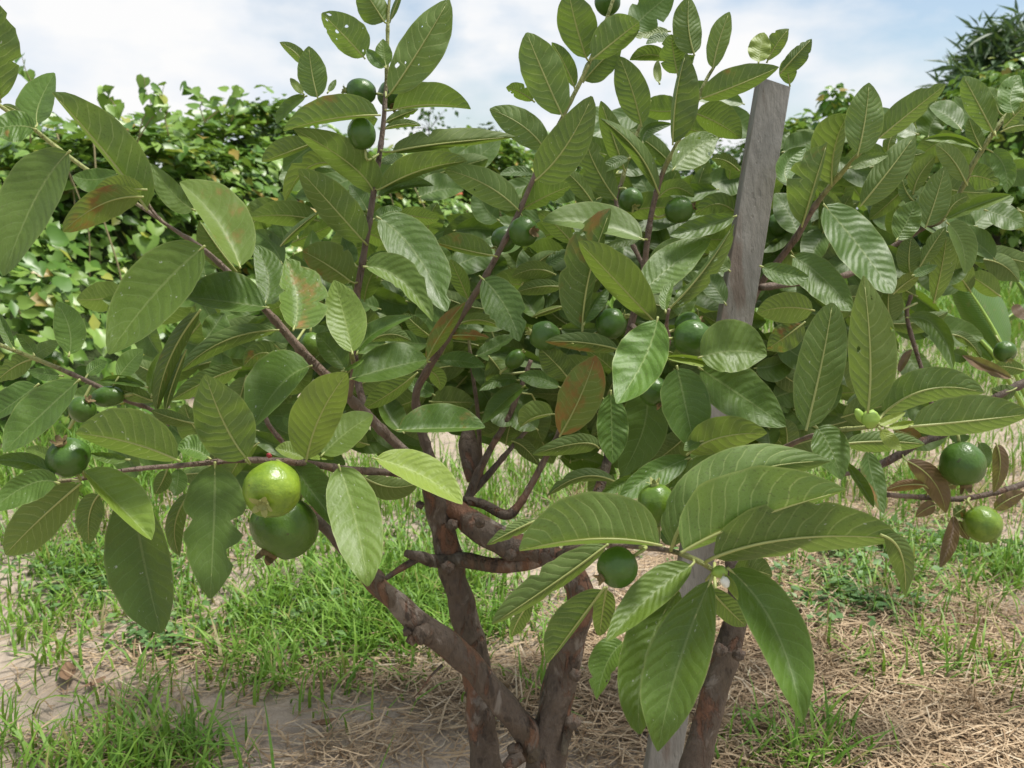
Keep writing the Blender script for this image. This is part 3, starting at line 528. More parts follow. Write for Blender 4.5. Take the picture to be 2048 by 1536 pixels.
# ------------------------------------------------------------------ guava trees: wood
# points: photo x, y, radius in photo pixels, distance, age (0 green shoot .. 1 old bark)
WOOD = [
 ('trunk', [(1082, 1620, 52, .95, 1), (1090, 1540, 45, .95, 1), (1100, 1470, 40, .95, 1), (1106, 1420, 36, .95, 1), (1124, 1350, 33, .95, 1), (1146, 1270, 30, .94, 1), (1162, 1200, 28, .93, 1), (1140, 1145, 29, .93, 1), (1085, 1105, 29, .94, 1), (1020, 1092, 30, .95, 1), (965, 1060, 28, .96, 1), (918, 1025, 25, .97, 1), (880, 985, 17, .98, .8)]),
 ('trunk', [(980, 1640, 37, 1.0, 1), (972, 1530, 34, 1.0, 1), (958, 1400, 31, 1.0, 1), (945, 1290, 30, 1.0, 1), (915, 1180, 28, .99, 1), (896, 1100, 28, .98, 1), (874, 1020, 25, .97, 1), (852, 965, 17, .95, .8), (820, 915, 13, .93, .6), (760, 856, 12, .91, .6), (700, 796, 12, .89, .55), (620, 720, 11, .87, .5), (530, 618, 9, .855, .5), (420, 510, 6.5, .84, .45), (352, 462, 5, .83, .4), (318, 437, 4.5, .825, .35), (292, 402, 3.5, .82, .2)]),
 ('trunk', [(1365, 1640, 36, .90, 1), (1388, 1540, 31, .90, 1), (1420, 1420, 28, .90, 1), (1452, 1310, 27, .90, 1), (1476, 1220, 22, .90, 1), (1472, 1140, 20, .91, 1), (1458, 1050, 20, .95, 1), (1445, 950, 17, 1.0, .9), (1440, 850, 14, 1.05, .8), (1462, 740, 11, 1.06, .6), (1490, 640, 9, 1.06, .55), (1520, 570, 8, 1.06, .5), (1548, 533, 8, 1.05, .5), (1590, 478, 7.5, 1.02, .45), (1625, 420, 7, .99, .3), (1650, 385, 6.5, .97, .2), (1690, 338, 6, .94, .12), (1720, 305, 5, .91, .05)]),
 ('branch', [(1075, 1500, 33, .95, 1), (1045, 1455, 29, .94, 1), (1000, 1400, 27, .93, 1), (940, 1328, 27, .92, 1), (880, 1278, 30, .91, 1), (838, 1252, 28, .90, 1), (792, 1202, 23, .88, 1), (742, 1160, 19, .87, 1), (692, 1100, 14, .86, .9), (652, 1058, 13, .85, .8), (600, 1010, 12, .85, .7), (550, 980, 9, .85, .6)]),
 ('branch', [(1115, 1105, 20, .93, 1), (1040, 1128, 17, .95, 1), (990, 1131, 16, .96, 1), (930, 1120, 17, .97, 1), (870, 1122, 15, .965, 1), (845, 1114, 13, .95, 1), (826, 1110, 10, .945, 1), (812, 1106, 8, .94, 1)]),
 ('branch', [(865, 975, 13, .95, .8), (800, 948, 9.5, .90, .55), (700, 940, 9, .85, .5), (600, 925, 8, .80, .5), (490, 920, 7, .77, .5), (370, 930, 6, .75, .45), (255, 940, 5.5, .74, .45), (166, 957, 5, .735, .3), (113, 963, 4.5, .73, .2), (60, 968, 3.5, .73, .1)]),
 ('branch', [(740, 850, 9, .93, .6), (715, 760, 9, .95, .6), (707, 660, 8.5, .95, .55), (714, 585, 8.5, .95, .55), (724, 530, 8, .95, .5), (737, 450, 8, .95, .5), (753, 350, 7, .95, .5), (766, 255, 6, .95, .45), (771, 190, 5, .95, .28), (774, 130, 4.5, .95, .15), (776, 40, 4, .95, .1), (782, -40, 3, .95, 0)]),
 ('branch', [(905, 1010, 15, .98, .9), (870, 940, 13, 1.0, .8), (840, 850, 11, 1.0, .7), (832, 790, 10, .99, .6), (852, 745, 9, .98, .55), (900, 668, 9, .97, .55), (950, 588, 8, .96, .5), (992, 515, 7.5, .95, .5), (1035, 430, 6.5, .94, .48), (1068, 355, 6, .93, .42), (1105, 275, 5.5, .93, .25), (1140, 205, 5.5, .93, .12), (1172, 140, 5, .93, .08), (1205, 60, 4.5, .93, .05), (1226, 0, 4, .93, 0), (1245, -50, 3, .93, 0)]),
 ('branch', [(1130, 1120, 18, .95, .9), (1190, 1000, 13, 1.0, .8), (1225, 880, 11, 1.02, .7), (1240, 760, 10, 1.02, .6), (1262, 650, 9, 1.01, .5), (1285, 560, 8, 1.0, .45), (1298, 455, 7, .99, .45), (1313, 385, 6.5, .98, .42), (1330, 335, 6, .97, .2), (1350, 295, 5.5, .96, .1), (1385, 225, 5, .96, .05), (1410, 165, 4.5, .96, 0), (1430, 130, 3.5, .96, 0)]),
 ('branch', [(1120, 1112, 12, .92, .8), (1150, 1098, 8, .84, .5), (1190, 1090, 6.5, .74, .45), (1225, 1090, 6.5, .69, .42), (1300, 1096, 6.5, .66, .35), (1355, 1105, 6.5, .645, .2), (1402, 1125, 6.5, .635, .08), (1428, 1142, 5.5, .63, 0)]),
 ('branch', [(925, 1000, 11, .98, .8), (965, 1008, 12, .98, .8), (1012, 1030, 13, .97, .8), (1038, 1010, 10, .97, .7), (1062, 970, 8.5, .97, .6), (1092, 915, 7.5, .96, .55), (1117, 868, 6.5, .95, .5), (1135, 820, 5, .95, .45)]),
 ('branch', [(935, 1000, 12, 1.02, .8), (955, 950, 10, 1.03, .7), (985, 890, 8, 1.04, .6), (1012, 845, 7, 1.04, .6), (1040, 780, 6, 1.04, .5), (1062, 720, 5, 1.04, .4)]),
 ('branch', [(940, 990, 10, 1.04, .8), (985, 940, 8, 1.05, .7), (1045, 870, 5, 1.05, .6), (1075, 845, 3.5, 1.05, .4)]),
 ('branch', [(950, 960, 20, 1.06, .95), (938, 900, 22, 1.07, .95), (936, 868, 16, 1.07, .9), (940, 846, 7, 1.07, .8)]),
 ('branch', [(962, 935, 6, 1.10, .6), (955, 820, 5, 1.10, .4), (944, 740, 4.5, 1.1, .3), (936, 660, 4, 1.1, .15)]),
 ('branch', [(340, 850, 5, .86, .5), (300, 818, 5, .85, .5), (250, 800, 5.5, .84, .45), (190, 770, 6, .83, .42), (130, 742, 5.5, .82, .25), (60, 713, 5, .81, .12), (0, 690, 4.5, .80, .05), (-60, 665, 4, .8, 0)]),
 ('branch', [(1460, 1000, 12, .92, .8), (1520, 930, 9, .82, .6), (1590, 885, 6, .74, .4), (1660, 862, 5, .69, .2), (1720, 856, 5.5, .66, .05), (1765, 850, 5, .645, 0)]),
 ('branch', [(1262, 650, 8, 1.01, .5), (1300, 690, 8, .93, .5), (1335, 690, 7, .86, .5), (1333, 650, 5, .84, .5), (1338, 618, 4, .83, .3)]),
 ('branch', [(1520, 575, 8, .99, .55), (1640, 560, 7, 1.02, .5), (1720, 540, 7, 1.05, .5), (1790, 490, 6, 1.05, .4), (1850, 455, 6, 1.04, .3), (1885, 440, 5, 1.03, .2), (1925, 375, 6, 1.02, .15), (1945, 330, 6.5, 1.01, .1), (1985, 268, 6, 1.0, .1), (2020, 225, 6, 1.0, .05), (2070, 190, 5, 1.0, 0)]),
 ('branch', [(318, 437, 4.5, .83, .3), (220, 372, 5, .86, .15), (120, 300, 5.5, .86, .1), (60, 252, 5, .85, .08), (5, 215, 5, .84, .05), (-50, 170, 5, .83, 0)]),
 ('branch', [(720, 640, 6, .84, .3), (705, 680, 6, .83, .15), (703, 705, 5.5, .82, .1), (707, 735, 6, .84, .3), (700, 790, 7, .88, .5)]),
 ('branch', [(600, 925, 5, 1.0, .6), (545, 860, 6, 1.0, .6), (533, 840, 6, 1.0, .6), (520, 800, 5, 1.0, .5)]),
 ('branch', [(1300, 560, 6, 1.05, .5), (1235, 420, 5, 1.06, .4), (1245, 360, 5, 1.06, .2), (1262, 300, 4.5, 1.06, .1), (1300, 200, 4, 1.06, 0)]),
]
WOOD2 = [
 ('branch', [(2120, 730, 12, 1.16, .8), (2048, 766, 10, 1.16, .7), (1990, 795, 9, 1.15, .7), (1900, 862, 9, 1.14, .7), (1840, 885, 9, 1.13, .7), (1776, 922, 10, 1.13, .8), (1730, 940, 7, 1.13, .6), (1680, 950, 5, 1.13, .5)]),
 ('branch', [(2130, 940, 10, 1.18, .7), (2048, 968, 7.5, 1.17, .6), (1990, 985, 7, 1.16, .6), (1920, 998, 6.5, 1.15, .6), (1850, 995, 6, 1.14, .6), (1775, 990, 5.5, 1.13, .5)]),
 ('branch', [(1880, 868, 6, 1.14, .6), (1850, 760, 5, 1.15, .5), (1815, 640, 5, 1.16, .5), (1822, 590, 4, 1.16, .4)]),
 ('trunk', [(2300, 1500, 40, 1.2, 1), (2260, 1250, 34, 1.2, 1), (2210, 1000, 26, 1.2, 1), (2140, 860, 16, 1.19, .9), (2110, 730, 12, 1.17, .8), (2080, 600, 8, 1.17, .6)]),
]
KNOTS = [(845, 1268, 20, .885), (815, 1262, 10, .885), (1145, 1445, 15, .93), (1150, 1350, 12, .92), (1440, 1300, 13, .88), (1478, 1310, 12, .88), (895, 1135, 14, .955), (905, 1050, 12, .955), (972, 1340, 9, .98), (1020, 1110, 12, .92), (1030, 1500, 14, .93), (870, 985, 9, .93), (840, 1010, 8, .95), (1160, 1180, 9, .90), (960, 1045, 10, .93)]
STUBS = [('stub', [(836, 1258, 15, .89, 1), (818, 1288, 10, .885, 1)]), ('stub', [(1140, 1445, 13, .94, 1), (1132, 1480, 9, .93, 1), (1127, 1512, 7, .925, .8)]), ('stub', [(885, 1330, 4, .905, .9), (862, 1352, 2.6, .90, .8), (842, 1380, 2, .90, .8), (828, 1395, 1.8, .9, .8)]), ('stub', [(835, 1118, 8, .95, 1), (800, 1138, 7, .94, 1), (770, 1158, 5, .93, 1)]), ('stub', [(745, 1162, 17, .87, 1), (758, 1146, 17, .868, 1)]), ('stub', [(1040, 1510, 18, .93, 1), (1012, 1536, 12, .92, 1)])]
BR = []                               # (object, polyline in pixels) for attaching leaves and fruit
def wood(rows, root, reg=True):
    for kind, pts in rows:
        L_ = smoothline([(x, y, 0, r, d, a) for x, y, r, d, a in pts], 7)
        C3 = [P(q[0], q[1], q[4]) for q in L_]; rad = [max(.0008, (.82 if q[5] < .85 else .93)*q[3]*q[4]/FPX) for q in L_]
        # swelling at nodes
        sd_ = rnd.uniform(0, 90)
        rad = [r*(1+.08*max(0, noise.noise(Vector((i*.16, sd_, 0))))+(.22*max(0, math.sin(i*.55+sd_))**8 if q[5] < .75 else 0)) for i, (r, q) in enumerate(zip(rad, L_))]
        seg = 20 if max(rad) > .012 else 10
        V, F = tube(C3, rad, seg, True, .10 if seg == 20 else .06, sd_)
        age = np.repeat([q[5] for q in L_], seg); o = mesh(kind, V, F, M['bark'], root, attr=age)
        if reg: BR.append((o, np.array([(q[0], q[1], q[4], q[3]) for q in L_])))
tb = Vector((P(1080, 1600, .95).x, P(1080, 1600, .95).y, 0)); TREE = empty('guava_tree', tb, 'many-stemmed guava tree bearing green fruit, filling the picture', 'tree')
wood(WOOD, TREE); NB1 = len(BR)
tb2 = P(2300, 1500, 1.2); TREE2 = empty('guava_tree', (tb2.x, tb2.y, 0), 'second guava tree at the right edge with withered brown leaves', 'tree')
wood(WOOD2, TREE2)
wood(STUBS, TREE, False)
for (x, y, r, d) in KNOTS:
    c = P(x, y, d); R = r*d/FPX; bm = bmesh.new(); bmesh.ops.create_icosphere(bm, subdivisions=3, radius=1)
    V = [c+Vector(v.co)*R*(1+.35*noise.noise(v.co*1.7+Vector((x, y, 0)))-.15*max(0, -v.co.y-.75)*4) for v in bm.verts]; F = [tuple(q.index for q in f.verts) for f in bm.faces]; bm.free()
    mesh('knot', V, F, M['bark'], TREE, attr=[1]*len(V))

# ------------------------------------------------------------------ guava leaves
TILE = {'A1': (0, 0), 'A2': (500, 0), 'A3': (950, 0), 'A4': (1488, 0), 'B1': (0, 500), 'B2': (500, 500), 'B3': (950, 500), 'B4': (1488, 500), 'C1': (0, 976), 'C2': (500, 976), 'C3': (950, 976), 'C4': (1488, 976)}
# view  base  middle  tip (of the midrib)  half-widths left, right  side+lift  distance  options: y yellow, b brown, h holes, g brightness, T tattered
LEAVES = '''
A1 0,545 -25,290 -20,10 110 130 um .78
A1 205,680 215,570 300,400 120 75 tl .88
A1 190,708 80,690 -60,720 85 80 tl .80
A1 130,640 75,600 15,575 20 20 ud .86
A1 375,838 195,1090 20,1515 115 185 tm .72
A1 800,1140 575,835 285,508 18 165 um .80
A1 770,1080 560,1120 345,1270 90 85 ud .79 y.25 b.25
A1 790,1040 660,1040 510,1055 30 75 ud .785 y.2 b.2
A1 650,950 520,985 397,965 70 60 tl .84
A1 1060,1150 950,1060 825,895 70 55 tl .86
A1 1315,1460 1190,1210 985,1000 60 165 tl .80 y.1
A1 1290,1480 1190,1350 1095,1210 90 20 um .87
B1 1112,-12 850,240 595,573 140 185 tm .76
B1 1460,315 1220,282 1005,255 45 160 tm .79
F 530,607 536,550 508,490 24 32 tl .83
B2 240,430 255,250 195,45 92 165 tl .79 y.15 g.6
B2 560,560 515,360 460,165 95 112 tm .80 g.6 y.1
B2 590,560 690,450 888,365 60 25 tm .82 g.58
B2 520,655 450,550 362,462 62 80 td .81
B2 515,660 570,635 625,600 12 12 tl .80
B2 560,705 790,640 970,603 125 60 tm .81
F 619,733 560,772 506,856 24 64 tl .80
B1 1350,1140 1230,950 1125,680 150 150 um .72
B2 310,1145 390,900 535,675 150 105 ud .73 y.22
B2 400,1120 530,1000 675,905 95 80 tl .78 y.25
B2 300,1140 220,1110 138,1090 30 60 tl .76 y.3
B2 320,1140 390,1120 460,1150 60 30 tl .77 y.3
B2 910,680 760,790 620,870 40 70 ud .92
B2 815,987 1050,978 1290,975 130 20 tm .84
B2 690,1145 950,1240 1165,1395 112 62 tl .77 y.4 g.62
B2 630,1250 770,1300 920,1280 50 70 um .86 y.1
B2 230,1170 350,1340 510,1548 112 52 td .80
F 679,935 712,1045 736,1173 50 48 tl .70 y.2
F 430,930 428,1040 420,1198 60 60 tm .72 T y.05
F 168,943 237,1010 303,1080 56 14 tl .69 y.2 g.6 T
F 265,985 290,1130 322,1267 50 75 td .77
C1 540,40 490,150 490,310 70 70 ud .84
C1 1040,30 960,200 985,372 50 50 ud .80
C1 430,-15 210,180 30,365 110 115 um .71
B1 310,1275 150,1290 -60,1440 90 70 tl .67
B1 300,1250 150,1165 -60,1160 45 50 tl .70
B1 285,1160 220,1110 140,1095 40 35 tl .73
B1 425,722 215,915 20,1110 78 130 tm .70
B1 200,745 60,850 -60,930 40 90 tm .75
B1 330,690 240,680 150,660 35 30 tl .78
B1 380,570 380,430 310,285 85 85 tl .79 h1
B1 185,580 240,545 330,500 40 40 tl .82
B1 185,570 150,510 85,460 35 32 td .80
B1 75,540 30,450 -20,330 30 30 tl .79
B1 175,600 80,640 -20,720 60 60 ud .83
B1 480,685 530,640 592,615 38 35 tl .85
B1 800,750 660,715 545,722 22 28 tl .82
B1 845,830 720,785 600,745 40 45 ud .83
B1 650,698 710,620 785,545 60 55 tl .83
B1 830,795 845,670 915,540 32 32 tl .84
B1 1090,340 930,600 858,885 45 55 ud .79
B1 1015,560 945,740 905,897 25 30 ud .81
B1 1515,440 1230,500 985,672 48 60 ud .84
B1 1310,650 1130,720 940,825 60 60 ud .87
B1 1536,600 1430,565 1340,640 75 65 ud .90
B1 970,1150 705,1055 415,1005 62 175 um .69
B1 1145,1140 1060,1095 975,1095 40 82 tl .74
B1 695,1150 590,1140 493,1118 28 28 tl .72
B1 1060,950 940,920 830,880 40 38 ud .80
B1 980,1200 975,1270 960,1350 52 50 tl .82
B1 915,1210 890,1270 850,1340 45 42 ud .80
A2 735,118 680,30 600,-90 90 62 um .94
A2 770,112 800,30 835,-50 16 18 um .96
A2 622,312 525,205 393,72 68 112 um .93 h1
A2 745,362 735,290 730,213 50 42 tm .93
A2 740,368 690,320 638,268 38 26 tm .92
A2 770,512 930,270 1092,-5 108 122 ul .91 h1
A2 785,603 1000,575 1212,600 122 12 ud .93
A2 302,362 250,290 162,232 30 36 um .98
A2 370,532 340,400 322,253 76 76 ul .97
A2 290,512 255,470 220,428 22 20 tl .98 y.4
A2 430,502 450,470 472,436 15 18 tl .98 y.2
A2 702,632 450,652 183,718 18 125 um .90
A2 335,790 200,838 65,888 20 82 um .94
A2 302,530 210,590 145,680 25 40 td .99
A2 682,1062 545,898 235,705 72 112 ud .93
A2 472,902 310,925 193,1105 22 75 ud .97 y.25
A2 622,1322 450,1130 268,928 82 112 ud .91
A2 745,672 840,628 922,600 30 28 um .97
A2 740,708 840,682 938,690 28 16 ud .96
A2 785,832 1050,788 1458,750 78 30 ud .92
A2 725,1032 950,930 1193,885 98 25 ud .92
A2 705,1078 850,1020 1008,1020 46 16 tm .94
A2 720,892 780,870 842,850 26 26 tl .97
F 757,436 830,505 893,623 48 42 tm .87
A2 820,1172 930,1190 1038,1202 52 46 ud .99 y.1 b.15
A2 1332,1402 1170,1368 1018,1328 20 85 ud .93
A2 1467,1147 1290,1012 1068,930 82 82 ul .93
F 700,562 655,530 605,502 28 46 um .93 b.25 y.2
B2 636,92 830,165 1003,393 108 48 td .84
A2 680,1202 750,1170 832,1148 40 42 tl .97
A2 642,1152 600,1080 543,1018 45 46 tl .98
A2 175,1342 260,1255 382,1160 22 26 ud .99
A2 570,1445 540,1370 508,1298 40 42 tm .98
A2 690,1390 790,1390 885,1425 52 46 ud 1.0
A2 640,1430 710,1405 792,1392 26 28 tm .98
B2 1195,267 1150,160 1100,50 46 46 ud .97
F 966,558 1010,612 1039,683 36 38 tm .90
B2 970,602 1060,440 1182,285 52 42 ud .95 b.35 y.3
B2 1160,402 1270,385 1392,432 38 22 ud .98
B2 1090,470 1200,468 1312,482 32 28 ud .97 b.4
B2 1030,607 1160,610 1292,642 52 32 td .98
B2 1240,582 1350,530 1462,460 48 22 tm 1.0
B2 1005,792 930,750 848,722 46 42 tl 1.0
B2 658,502 770,462 885,500 38 36 um .96
B2 985,472 910,410 843,345 42 40 ud .99
B2 980,660 1030,700 1042,772 46 42 ud 1.0
B2 242,942 215,930 178,915 36 34 tl .95
B3 232,712 130,712 22,772 40 28 tl 1.02
B3 462,752 350,702 237,700 50 40 tl 1.0
B3 265,750 150,840 42,952 32 60 td 1.02 b.15
B3 170,1062 190,970 222,888 52 48 ud 1.06
B3 428,900 320,922 250,972 12 85 ul .98 y.2
B3 210,1050 280,1092 352,1182 40 42 ud 1.05
B3 470,1012 580,800 662,578 112 112 um .88 b.4 y.3
B3 502,692 440,620 355,540 72 72 um .92
B3 782,545 600,508 385,502 46 55 ud .86
F 1165,658 1180,545 1222,417 58 14 um .86
B3 600,402 660,290 738,193 12 48 tl .88
F 1308,642 1232,562 1157,482 24 48 ud .84
F 1338,618 1408,540 1468,448 6 24 ud .83
F 1288,582 1345,530 1422,478 38 32 tl .88
B3 1045,332 1050,250 1092,163 36 26 tl .83
B3 1120,362 1160,270 1203,178 60 52 tl .90
B3 1372,292 1300,180 1238,95 62 60 tm .98
B3 1000,383 928,600 776,843 112 152 tl .73 g.62
F 1402,714 1470,702 1534,711 60 40 td .74
B3 1110,650 1150,830 1205,1085 132 122 td .74
B3 1235,1050 1195,1065 1145,1100 30 34 tl .72
B3 745,785 750,970 755,1172 88 78 td .77
B3 930,735 930,960 800,1242 122 132 td .82
F 1402,738 1480,790 1572,853 52 46 td .75
F 1378,906 1440,875 1535,866 40 28 ud .72 y.1
B3 1165,1145 965,1240 785,1375 80 68 tl .73
B3 872,1240 790,1290 690,1342 32 30 tm .76
F 1338,978 1420,945 1502,930 36 36 tl .74
B3 1060,1515 1110,1420 1183,1322 30 36 ul .72
B3 762,1267 580,1245 393,1352 30 42 ud .90
B3 672,1080 560,1062 315,1122 52 52 ud .94
C3 1005,312 650,280 243,345 24 245 ul .60 g.55
C3 715,320 430,525 93,748 40 105 um .64
C3 335,178 200,240 65,312 32 42 um .70 h1
C3 312,608 240,720 200,817 52 34 ud .68
C3 700,560 540,770 400,962 14 125 um .655
C3 720,558 700,680 682,812 62 52 ud .70
C3 1188,425 955,600 718,845 78 108 tl .61 y.12
C3 812,850 725,960 668,1162 58 98 tm .69 T
C3 1112,560 930,950 905,1352 120 135 tm .65
C3 1292,508 1115,975 1003,1447 152 172 tm .61
F 1460,1140 1552,1262 1605,1448 56 42 tm .61
F 1368,1102 1500,1040 1693,980 100 14 ul .60 g.56
F 1345,1090 1450,965 1662,922 58 42 ul .635
F 1430,1114 1597,1076 1800,1079 72 30 um .605 T
F 1768,1072 1803,1110 1810,1192 22 24 ud .61
F 1470,1150 1505,1142 1545,1152 30 34 ud .68
F 1420,1180 1460,1222 1492,1252 22 22 ud .67
B4 345,972 430,600 485,288 128 125 ul .67
B4 680,882 692,560 655,138 115 142 ul .63
F 1768,826 1860,778 1968,786 42 24 ul .66
B4 930,967 1240,938 1565,900 135 68 ul .61
B4 750,985 800,1040 866,1098 36 36 tm .63 y.6 g.6
B4 740,952 805,930 886,890 26 22 tl .64 y.7 g.6
B4 790,972 870,962 942,942 22 18 tl .63 y.6 g.62
B4 400,975 470,1080 538,1262 100 95 tm .67
B4 565,1062 780,1050 992,1066 55 55 ud .73
F 1735,903 1746,962 1768,1028 24 20 tm .76 b.22
B4 558,1168 640,1290 712,1412 40 18 td .74
B4 270,38 430,150 592,332 82 108 tl .86
B4 100,92 230,130 355,150 48 60 tl .84
B4 375,330 225,315 70,345 82 80 ud .96
B4 325,402 220,480 125,545 75 70 ud .98 b.28
F 1650,412 1722,498 1786,586 46 42 tm .86
A4 320,1232 390,1000 457,780 142 18 ud .91
A4 480,1012 500,800 572,628 128 42 ud .93 y.12
A4 240,1002 235,900 342,808 52 70 tl .96
A4 625,842 665,650 686,453 102 98 ul .89
A4 740,757 920,610 1107,463 86 52 um .90 T
A4 585,917 690,872 792,850 30 36 tl .90
A4 645,1122 800,930 937,743 76 86 ul .93
A4 790,842 800,770 846,703 32 34 ul .96
A4 930,1052 970,950 1052,855 58 42 um .99 y.1
A4 932,1105 890,1050 868,978 42 40 ul 1.0
A4 1000,1237 1055,1080 1102,913 82 80 ul .98
A4 840,1312 895,1215 940,1103 78 70 td .97
A4 1105,1202 1280,1125 1467,1068 42 30 tm .99
A4 1110,1182 1160,1112 1232,1075 40 40 ul 1.01
A4 1120,1228 1195,1340 1212,1502 82 42 td .97
A4 910,1502 905,1400 920,1298 66 64 um 1.0
A4 970,1452 1040,1340 1107,1243 42 46 ul 1.0
F 1868,602 1886,520 1892,472 24 26 ud 1.03
B4 930,137 990,112 1060,85 26 24 tl .98
B4 828,232 900,172 962,138 42 36 ud 1.0 y.2
A4 1292,817 1150,752 988,767 35 18 tl .99
A4 1212,992 1140,870 1052,793 62 60 ul .98
A4 1365,722 1280,560 1203,418 72 88 ul .97
A4 1475,617 1465,520 1512,413 72 66 tm .96 g.6
A4 1430,692 1500,620 1565,560 42 40 um .97
A4 1420,717 1500,690 1585,690 30 32 um .98
A4 1390,602 1365,530 1338,478 42 40 ul 1.0
A4 1225,972 1300,970 1402,1012 70 72 ud 1.02
A4 1360,832 1430,920 1442,1062 62 70 td 1.0
A4 1300,812 1265,740 1233,648 46 46 ul 1.0
A4 80,337 90,260 110,178 62 56 tm .97 y.45 g.6
A4 130,332 180,240 247,158 58 42 um .98
A4 208,392 290,300 372,213 36 60 um .97
A4 250,462 240,390 240,313 46 46 ud 1.0
F 1403,197 1480,168 1558,134 36 18 um .93
A3 1200,292 1170,140 1175,-15 85 66 ul .95
A3 1305,372 1340,220 1397,65 60 52 ul .94 y.1
A3 610,317 550,120 515,-45 95 110 um .91
A3 650,320 810,190 900,120 118 60 um .90
A3 865,155 960,60 1090,-40 92 92 td .91
A3 600,442 690,340 802,243 52 80 um .95
A3 475,627 370,390 283,178 108 112 ul .90
A3 545,478 490,350 420,232 32 52 um .94
A3 317,552 240,502 170,480 36 46 ud .96
A3 382,817 260,690 80,598 86 82 ul .93
A3 340,982 500,800 642,527 112 112 um .86
A3 912,682 860,490 790,308 86 86 um .95
A3 770,1087 660,910 600,738 82 72 um .96
A3 820,932 760,760 690,553 56 62 um .98
A3 1000,1042 880,820 683,648 42 52 ud .92
A3 1110,402 1090,300 1075,188 76 105 um .97
A3 1085,782 1105,520 1160,285 18 122 um .93
A3 1090,927 1215,812 1335,755 82 90 tl .91 h1
A3 1210,622 1340,680 1462,760 112 65 ud .99
A3 1062,332 960,300 848,330 32 52 ud 1.02
A3 1085,222 1010,210 938,242 22 32 tm 1.0
A3 1062,172 970,180 878,202 32 32 tl 1.02 y.4
A3 1010,452 1000,390 1005,328 22 22 tl 1.0 y.6
A3 840,870 760,900 688,947 26 36 tm .97
A3 920,782 960,705 1082,680 26 36 tm .98
A3 915,1312 665,1228 370,1213 42 115 tm .87
A3 270,1142 400,1072 527,1020 112 42 ud .95
A3 642,1107 570,1010 478,923 52 42 um .97
A3 322,952 220,942 133,962 22 32 tl .96
A3 1010,1082 1100,1030 1203,1082 48 38 ud 1.0
A3 1422,1188 1240,1245 1068,1292 52 52 tm .89
A3 958,1442 1060,1362 1172,1328 42 52 tl .93
A3 1392,1482 1340,1430 1288,1378 52 50 tl .96
A3 532,1332 440,1232 338,1158 52 50 ud .98
A3 902,1312 810,1322 718,1362 32 32 tm .96
A3 1442,1182 1330,1118 1208,1182 62 60 ud 1.02
A3 1440,930 1370,880 1295,870 42 40 ud 1.03
A3 388,1452 450,1412 502,1368 32 30 tl .99
A3 432,1502 320,1478 198,1522 48 46 ud .97
B3 432,132 320,122 198,152 52 52 ud .98
B3 472,202 350,202 228,232 42 40 ud .97
B3 472,152 410,165 348,187 30 30 tl .99
B3 482,310 400,332 308,370 18 16 um .95 y.4
B3 1048,588 1220,603 1388,662 18 32 tl .78 y.3
B3 1190,1150 1240,1120 1300,1130 42 42 td .80
'''
LEAVES2 = '''
B4 900,370 1060,430 1145,655 52 62 tl 1.08
B4 1468,702 1330,640 1198,578 34 34 tm 1.12 b.95
B4 850,672 880,600 922,545 22 22 tl 1.12 b.9
B4 895,1158 1040,1270 1107,1442 62 62 um 1.12 b.8
B4 990,1290 880,1290 778,1320 30 30 um 1.12 b.6
B4 1050,1400 1000,1420 940,1465 38 36 um 1.13 b.95
B4 1385,1068 1405,1190 1368,1332 46 42 um 1.13 b.9
C4 1150,150 1132,290 1074,437 42 40 tm 1.12 b.95
B4 1375,1420 1450,1370 1540,1330 40 42 um 1.14 b.8
B4 1100,1300 1130,1290 1180,1280 30 32 um 1.14 b.9
C4 1215,110 1180,130 1150,150 40 36 um 1.13 b.3
C4 1170,180 1200,230 1235,285 30 28 um 1.14 b.9
B4 1290,1060 1320,1130 1300,1210 42 40 tm 1.16
B4 1140,560 1190,580 1240,590 34 40 td 1.13
B4 1150,465 1230,500 1300,590 34 30 um 1.13
B4 1536,660 1440,640 1370,640 40 40 um 1.14
B4 1480,300 1510,340 1560,380 30 30 tm 1.15 b.95
B4 1490,760 1420,780 1360,760 44 40 um 1.15
B4 830,990 900,1010 990,1050 44 40 um 1.14 b.5
B4 1130,1000 1180,1030 1240,1020 30 30 td 1.15
'''
TILT = {'tl': .62, 'tm': .42, 'td': .12, 'ul': .10, 'um': .28, 'ud': .50}
def px(tile, s):
    x, y = map(float, s.split(',')); 
    if tile == 'F': return np.array([x, y])
    o = TILE[tile]; return np.array([o[0]+x*560/1536, o[1]+y*560/1536])
def nearest(p, lo, hi):
    best = (1e9, lo, 0)
    for k in range(lo, hi):
        d = np.hypot(BR[k][1][:, 0]-p[0], BR[k][1][:, 1]-p[1]); i = int(d.argmin())
        if d[i] < best[0]: best = (d[i], k, i)
    return best
NS, NH = 20, 4
